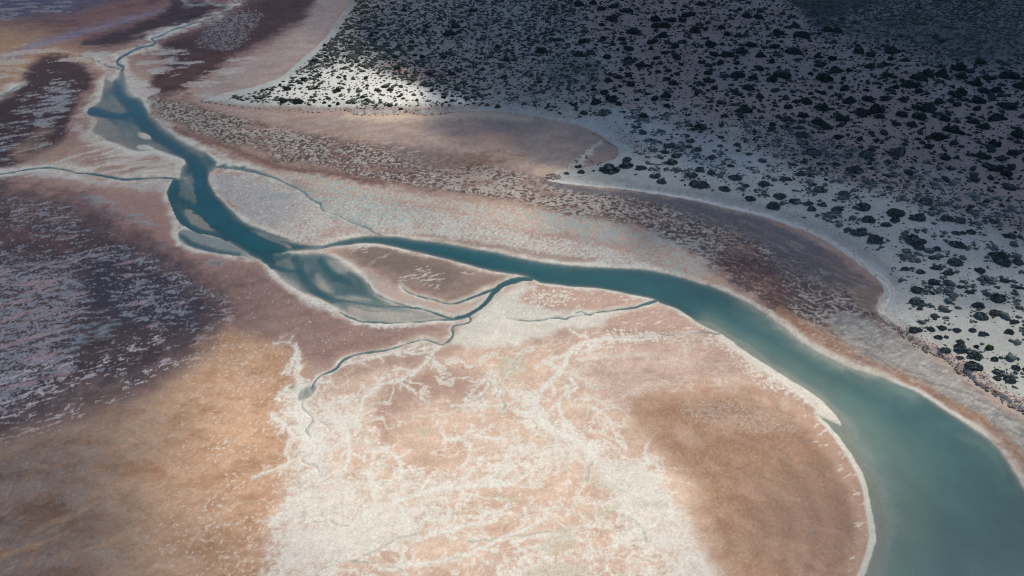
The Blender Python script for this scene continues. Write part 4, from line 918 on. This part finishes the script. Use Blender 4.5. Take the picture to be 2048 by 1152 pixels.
RED = [(1157,8,22),(1187,5,18),(1202,17,20),(1227,12,20),(1254,20,26),(1224,35,26),(1204,48,15),(1401,7,20),(1384,25,50),(1494,30,22),(1514,33,20),(1311,37,24),(1347,40,26),(1366,40,18),(1266,63,36),(1314,48,28),
 (1331,50,24),(1326,70,24),(1391,60,26),(1414,58,16),(1441,55,18),(1244,77,20),(1207,77,15),(1171,80,34),(1307,83,30),(1354,92,28),(1367,83,15),(1422,88,26),(1454,68,16),(1476,70,20),(1504,88,26),(1481,98,30),
 (1454,107,34),(1429,108,20),(1521,110,22),(1227,88,14),(1259,97,20),(1302,97,13),(1329,105,13),(1157,107,27),(1179,103,14),(1214,113,18),(1257,117,18),(1312,117,15),(1352,115,20),(1282,128,26),(1296,131,12),
 (1362,128,12),(1401,123,14),(1416,130,18),(1441,125,16),(1471,124,19),(1316,143,14),(1337,140,15),(1352,146,18),(1417,145,18),(1522,137,20),(1474,147,36),(1504,155,22),(1254,148,24),(1237,153,18),(1216,160,18),
 (1347,165,24),(1334,157,16),(1417,159,24),(1406,168,14),(1429,175,16),(1472,182,14),(1496,175,24),(1187,177,15),(1209,183,22),(1262,168,20),(1241,172,12),(1294,187,12),(1331,190,22),(1314,197,26),(1394,188,14),
 (1191,202,26),(1222,197,28),(1274,198,14),(1334,210,16),(1237,207,16),(1287,230,22),(1522,192,20),(1449,230,17),(1487,217,34),(1397,253,22),
 (1589,50,20),(1603,68,30),(1556,65,26),(1586,100,34),(1549,93,20),(1674,60,22),(1653,58,20),(1636,112,18),(1544,123,14),(1664,117,18),(1719,103,24),(1749,108,30),(1783,100,32),(1811,120,16),(1783,118,18),
 (1766,127,18),(1739,132,18),(1669,138,30),(1643,128,16),(1621,147,12),(1566,147,36),(1543,157,24),(1648,155,34),(1689,157,16),(1698,140,14),(1684,175,26),(1661,175,12),(1621,187,13),(1646,185,16),(1616,203,24),
 (1593,203,18),(1576,213,20),(1644,213,34),(1698,200,26),(1736,197,22),(1731,180,14),(1766,195,24),(1808,198,17),(1789,173,18),(1813,167,24),(1828,171,18),(1789,153,14),(1773,150,22),(1836,153,30),(1856,147,24),
 (1883,147,26),(1916,132,28),(1923,152,22),(1963,123,22),(1949,163,30),(1976,155,20),(1991,157,14),(2019,148,40),(2043,170,30),(1836,183,16),(1909,187,28),(1919,182,26),(1953,197,30),(1966,180,22),(1994,180,24),
 (1849,210,50),(1876,203,20),(1913,208,18),(1958,218,22),(2016,208,34),(1726,225,32),(1754,218,30),(1759,232,18),(1803,228,22),(1839,232,28),(1686,235,30),(1574,237,18),(1636,242,30),(1651,253,24),(1606,230,20),
 (1791,247,17),(1823,248,22),(1843,246,11),(1891,237,22),(1899,257,34),(1923,265,20),(1948,242,22),(1966,252,26),(1993,233,34),(2034,267,26),(1676,273,20),(1716,275,20),(1756,281,18),(1838,278,11),(1874,274,26),
 (1856,293,16),(1989,287,24),(1971,312,24),(1891,315,20),(2024,305,22),(2004,313,18),(1993,338,30),(2013,347,22),(1546,248,16)]
PALE = [(1271,252,18),(1287,263,20),(1206,225,24),(1381,280,20),(1377,292,16),(1394,297,22),(1441,290,14),(1441,273,16),(1474,288,16),(1477,300,12),(1499,307,14),(1424,313,24),(1354,310,22),(1329,302,18),(1344,322,28),
 (1337,290,22),(1256,317,24),(1221,335,44),(1254,328,32),(1281,333,26),(1162,342,18),(1157,332,16),(1187,340,10),(1134,345,14),(1311,350,24),(1324,360,24),(1397,365,40),(1384,348,26),(1471,352,28),(1401,337,24),
 (1491,370,16),(1524,320,18),(1424,343,20),(1461,330,16),(1603,267,34),(1626,297,46),(1713,337,32),(1733,307,30),(1799,300,40),(1614,335,16),(1584,327,16),(1546,409,30),(1616,406,20),(1646,406,22),(1673,417,24),
 (1623,416,20),(1693,459,18),(1719,461,34),(1736,436,30),(1771,447,22),(1788,437,22),(1723,409,40),(1749,476,34),(1793,422,40),(1836,432,34),(1871,496,18),(1866,514,16),(1913,464,20),(1936,462,26),(1893,434,26),
 (1919,439,22),(1916,486,30),(1816,534,24),(1841,541,20),(1874,534,20),(1908,522,30),(1896,544,22),(1869,562,24),(1894,564,20),(1836,577,26),(1834,602,28),(1839,616,14),(1869,585,14),(1918,572,14),(1938,582,18),
 (1904,597,14),(1956,609,24),(1993,592,32),(2016,517,48),(1998,507,34),(2039,574,16),(1869,632,20),(1963,629,28),(1993,624,24),(2028,642,18),(1829,657,28),(1861,657,16),(1883,671,26),(1914,659,18),(1886,654,18),
 (1944,659,16),(1966,666,20),(2018,662,18),(1919,682,20),(1924,694,32),(1891,697,20),(1949,709,28),(1994,714,22),(1919,714,16),(1949,729,38),(1996,744,22),(2009,754,34),(2039,734,24),
 (1560,390,30),(1590,400,22),(1500,395,26),(1450,375,24),(1530,365,28),(1570,355,26),(1640,375,30),(1690,385,26),(1850,400,26),(1980,440,24),(2030,470,24),(1960,540,22),(2010,560,20),(1600,345,22)]
UNIQUE = {
 (772,172): 'lone round dark shrub out on the bare white sand of the spit', (1978,694): 'bright green dome shrub on pale sand above the rocky ledge',
 (802,217): 'dark shrub standing on the rubble edge of the white spit', (887,193): 'last dark shrub at the pointed end of the white sand patch',
 (1221,335): 'broad straggling saltbush at the root of the pale beach spit', (1831,481): 'long dense hedge-like saltbush on the pale dune',
 (1849,210): 'longest dark shrub clump on the shaded red sand', (1384,25): 'widest dark shrub high on the shaded red slope',
 (1134,345): 'outermost low shrub beside the rock heap on the beach spit', (1953,692): 'small dark green shrub beside the bright green dome',
 (597,200): 'wide low shrub along the front of the white spit', (995,212): 'single dark shrub where the heath meets the beach track',
 (1162,342): 'ragged shrub alone on the beach spit behind the rock heap',
}
GROUPS = {
 'spit': ('dark low shrub on the white sandy spit', 'shrubs on the white sandy spit'),
 'heath': ('dark rounded shrub standing above the grey heath', 'shrubs above the grey heath'),
 'red': ('dark rounded shrub on shaded reddish sand', 'rounded shrubs on the shaded reddish sand'),
 'pale': ('grey-green sprawling saltbush on pale dune sand behind the beach', 'saltbushes on the pale dunes'),
}
placed = []
def place(kind, name, u, v, wpx, zone_key, flat=1.0):
    x, y, z = terrain_hit(u, v + wpx * .16)
    d = math.sqrt(x * x + y * y + (CAM_H - z) ** 2)
    w = wpx * d / FPX * (.84 if kind == 'salt' else .92)
    ms = KINDS_[kind]
    o = bpy.data.objects.new(name, ms[random.randrange(len(ms))])
    hk = random.uniform(.85, 1.15) * flat
    wr = min(w, 7.5)
    o.scale = (w, wr * random.uniform(.8, 1.1), min(wr, 5.5) * hk)
    o.location = (x, y, z - .04 * wr)
    o.rotation_euler = (0, 0, random.uniform(-.35, .35) + (math.pi if random.random() < .5 else 0))
    lab, grp = GROUPS[zone_key]
    if zone_key == 'red':
        where = 'under the grey hill' if (v < 150 and u > 1640) else 'at the top edge of the slope' if v < 60 else 'near the pale dunes' if v > 215 else 'beside the grey heath' if u < 1300 else 'in the middle of the slope' if u < 1700 else 'on the barest part of the slope'
        size = 'wide dark clump of shrub' if w > 5.2 else 'small round dark shrub' if w < 2.9 else 'middling rounded dark shrub'
        lab = size + ' on shaded reddish sand ' + where
    elif zone_key == 'pale':
        where = 'along the beach spit' if (u < 1340 and v > 300) else 'below the red slope' if v < 305 else 'behind the vehicle track' if v < 420 else 'above the rocky ledge' if v > 625 else 'on the open white dunes' if u < 1860 else 'in the dense right-hand dune thicket'
        size = 'broad straggling saltbush' if w > 4.0 else 'little grey-green saltbush' if w < 2.0 else 'grey-green saltbush'
        lab = size + ' on pale sand ' + where
    elif zone_key == 'spit':
        lab = ('broad low dark shrub' if wpx > 14 else 'small dark shrub') + (' on the shaded sand at the tip of the spit' if u < 640 else ' on the upper slope of the white spit' if v < 140 else ' on the brightest sand of the white spit')
    elif zone_key == 'heath':
        lab = ('large dark shrub' if wpx > 16 else 'dark shrub') + (' rising from the shaded heath near the top of the slope' if v < 90 else ' rising from the grey heath behind the white spit')
    grp = lab
    key = (u, v)
    o['label'] = UNIQUE.get(key, lab); o['category'] = 'shrub'
    if key not in UNIQUE: o['group'] = grp
    C.objects.link(o)
    placed.append((u, v, wpx))
for u, v, w in SPIT: place('spit', 'shrub', u, v, w, 'spit')
for u, v, w in HEATH: place('dome', 'shrub', u, v, w, 'heath', .85)
for u, v, w in RED: place('dome', 'shrub', u, v, w, 'red')
for u, v, w in PALE: place('salt', 'saltbush', u, v, w, 'pale')
place('salt', 'saltbush', 1831, 481, 46, 'pale', 1.3)
place('green', 'shrub', 1978, 694, 16, 'pale'); place('dome', 'shrub', 1953, 692, 12, 'pale')
print('shrubs', round(time.time() - T0, 1), len(placed))

# ------------------------------------------------------------------ low scrub, far too many plants to count: one mesh
def tuft(seed, n):
    g = np.random.default_rng(seed); parts = []
    v, f = ICO1
    k = 1 + .32 * g.normal(size=len(v))
    c = v * k[:, None]; c[:, 2] = np.maximum(c[:, 2], -.1) * .62
    keepf = np.array([q for q in f if v[q][:, 2].mean() > -.35])
    parts.append((c * .5, keepf))
    return parts[0]
TUFTS = [tuft(900 + i, 0) for i in range(14)]
def scatter(name, pos, size, mat, hk, kind='stuff', label=None, cat=None):
    n = len(pos); pick = rng.integers(0, len(TUFTS), n); vv, ff, o = [], [], 0
    for t in range(len(TUFTS)):
        s = np.nonzero(pick == t)[0]
        if not len(s): continue
        v, f = TUFTS[t]; a = rng.uniform(0, 6.283, len(s)); ca, sa = np.cos(a), np.sin(a)
        e = rng.uniform(.75, 1.35, len(s))
        X = (v[None, :, 0] * e[:, None]) ; Yv = v[None, :, 1] / e[:, None]
        q = np.stack([X * ca[:, None] - Yv * sa[:, None], X * sa[:, None] + Yv * ca[:, None], np.broadcast_to(v[None, :, 2], X.shape) * hk], -1) * size[s][:, None, None] + pos[s][:, None, :]
        vv.append(q.reshape(-1, 3)); ff.append((f[None] + (np.arange(len(s)) * len(v))[:, None, None] + o).reshape(-1, 3)); o += len(s) * len(v)
    me = mesh_of(name, [(np.concatenate(vv), np.concatenate(ff))], mat)
    return add(name, me, mat, kind, label, cat)
def sample(dens, count, rowlim=None):
    """grid spots drawn with likelihood dens per square metre"""
    r0, r1 = np.searchsorted(vs_, [-11, 1165]); c0, c1 = np.searchsorted(us, [-58, 2420])
    cell = np.abs(np.gradient(GX, axis=1) * np.gradient(GY, axis=0))
    p = (dens * cell)[r0:r1, c0:c1].ravel(); p = np.clip(p, 0, None); p = p / p.sum()
    i = np.searchsorted(np.cumsum(p), rng.uniform(0, 1, count)).clip(0, len(p) - 1)
    rr = i // (c1 - c0) + r0; cc = i % (c1 - c0) + c0
    pos = np.stack([GX[rr, cc], GY[rr, cc], Z[rr, cc]], -1).astype(float)
    jx = np.gradient(GX, axis=1)[rr, cc]; jy = np.gradient(GY, axis=0)[rr, cc]
    pos[:, 0] += rng.uniform(-.5, .5, count) * jx; pos[:, 1] += rng.uniform(-.5, .5, count) * jy
    return pos
inup = sstep(-8, -22, UP)
clump = np.clip(.5 + 1.3 * q_mid + .7 * n_hi1, 0, 1.6)
heath_d = inup * np.maximum(heath, .8 * heath2) * (.75 + .35 * q_mid)
pos = sample(np.clip(heath_d, 0, None), 7500); scatter('heath_scrub', pos, np.clip(.85 * np.exp(rng.normal(0, .5, len(pos))), .3, 3.2), M_scrub, 1.4)
red_d = inup * np.clip(red - hillm - topd, 0, 1) * np.clip(.25 + .8 * clump, 0, 1.5)
pos = sample(red_d, 12800); scatter('red_sand_scrub', pos, np.clip(0.72 * np.exp(rng.normal(0, .6, len(pos))), .25, 3.6), M_dark, 1.5)
hill_d = inup * np.clip(np.maximum(hillm, topd), 0, 1)
pos = sample(hill_d, 13500); scatter('hill_scrub', pos, np.clip(.85 * np.exp(rng.normal(0, .45, len(pos))), .3, 3), M_scrub, 1.3)
ridge = np.maximum(zone([(1420,272),(1480,270),(1560,300),(1680,325),(1800,350),(1760,362),(1640,345),(1520,330),(1440,300)], 10, 8), zone([(1740,400),(1850,425),(1960,470),(1900,480),(1790,445)], 12, 8))
clump2 = np.clip(.35 + 1.4 * q_mid + 1.2 * fbm(GX, GY, 9, 2, 97), 0, 1.8)
pale_d = (1 - .85 * ridge) * inup * np.clip(1 - red - heath - white - hillm, 0, 1) * sstep(1100, 1250, U1) * sstep(22, 60, -UP) * (clump2 ** 2 + .06)
pos = sample(pale_d + .45 * mid * inup, 13000); scatter('dune_scrub', pos, np.clip(.48 * np.exp(rng.normal(0, .62, len(pos))), .2, 2.6), M_grey, 1.25)
spit_d = inup * np.clip(1 - red - heath, 0, 1) * sstep(1000, 940, U1) * (.16 + np.clip(1 - white, 0, 1) ** 2 * 1.0 * clump) * sstep(3, 12, -UP)
pos = sample(spit_d, 3300); scatter('spit_scrub', pos, rng.uniform(.35, 1.0, len(pos)) * rng.choice([1, 1, 1.5, 2.4], len(pos)), M_scrub, 1.3)
# scattered sprigs and stranded weed on the open sand beside the track
open_d = sstep(-1, -10, UP) * sstep(70, 20, -UP) * sstep(900, 1000, U1) * np.clip(.3 + q_mid, 0, 1)
pos = sample(open_d, 700); scatter('beach_sprigs', pos, rng.uniform(.15, .42, len(pos)), M_dark, .6)

# ------------------------------------------------------------------ rocks along the crumbling ledge and the heap on the beach spit
def rock_mesh(seed):
    g = np.random.default_rng(seed); v, f = ICO1
    d = g.normal(size=(5, 3)); d /= np.linalg.norm(d, axis=1)[:, None]
    c = v.copy()
    for q in d:
        h = c @ q; lim = g.uniform(.45, .75); c = c - np.maximum(h - lim, 0)[:, None] * q
    c *= np.array((g.uniform(.8, 1.3), g.uniform(.7, 1.0), g.uniform(.45, .7)))
    return mesh_of('rock', [(c * .5, f)], M_rock)
ROCKS = [rock_mesh(500 + i) for i in range(9)]
def rock(u, v, size, lab, grp):
    x, y, z = terrain_hit(u, v)
    o = bpy.data.objects.new('rock', ROCKS[random.randrange(9)])
    o.location = (x, y, z + size * .08); o.scale = (size, size, size * random.uniform(.8, 1.2)); o.rotation_euler = (random.uniform(-.2, .2), random.uniform(-.2, .2), random.uniform(0, 6.28))
    o['label'] = lab; o['category'] = 'rock'; o['group'] = grp
    C.objects.link(o)
led = smooth(SCARPS[0][0], False, 12)
for i, (a, b) in enumerate(led):
    if a > 2070 or i % 1: continue
    for k in range(2):
        if random.random() < .55: continue
        rock(a + random.uniform(-5, 5), b + random.uniform(-3, 4.5), random.choice((.35, .5, .5, .7, 1.1)) * random.uniform(.8, 1.2), 'dark reddish rock broken from the ledge ' + ('near the end of the vehicle track' if a < 1850 else 'below the bright green shrub' if a < 1960 else 'at the right end of the ledge'), 'rocks along the low ledge')
for pts, k in SCARPS[1:]:
    for a, b in smooth(pts, False, 7):
        if random.random() < .8: rock(a + random.uniform(-5, 5), b + random.uniform(-1, 1.2), random.uniform(.6, 1.3), 'small reddish rock at the foot of the white spit', 'rocks at the foot of the white spit')
for _ in range(60):
    a, r = random.uniform(0, 6.28), math.sqrt(random.random())
    rock(1105 + math.cos(a) * r * 17, 354 + math.sin(a) * r * 6, random.uniform(.35, .95), 'brown rock of the heap at the tip of the beach spit', 'rocks heaped at the beach spit tip')
rub_d = sstep(-1, -3, UP) * (band([(1795,655),(1840,684),(1890,706),(1930,735),(1990,775),(2048,812)], 20, 10) + .9 * band([(1240,262),(1270,290),(1300,310)], [10,20,14], 10) + .5 * band([(520,214),(640,219),(800,219),(900,217)], 8, 5))
pos = sample(rub_d, 1500); scatter('rubble', pos, rng.uniform(.15, .45, len(pos)), M_rock, .7)
dr_d = np.maximum(band([(1125,340),(1150,326),(1165,312),(1185,296)], 5, 3, 2), np.maximum(band([(1172,306),(1180,322),(1195,326)], 6, 3, 2), band([(1190,268),(1222,288),(1232,304),(1222,318)], 2, 3, 2))) * np.clip(q_fine + .2, 0, 1)
pos = sample(dr_d, 150); scatter('drift_wood', pos, rng.uniform(.2, .6, len(pos)), M_dark, .4)
print('done', round(time.time() - T0, 1), sum(len(o.data.polygons) for o in C.objects if o.type == 'MESH'))
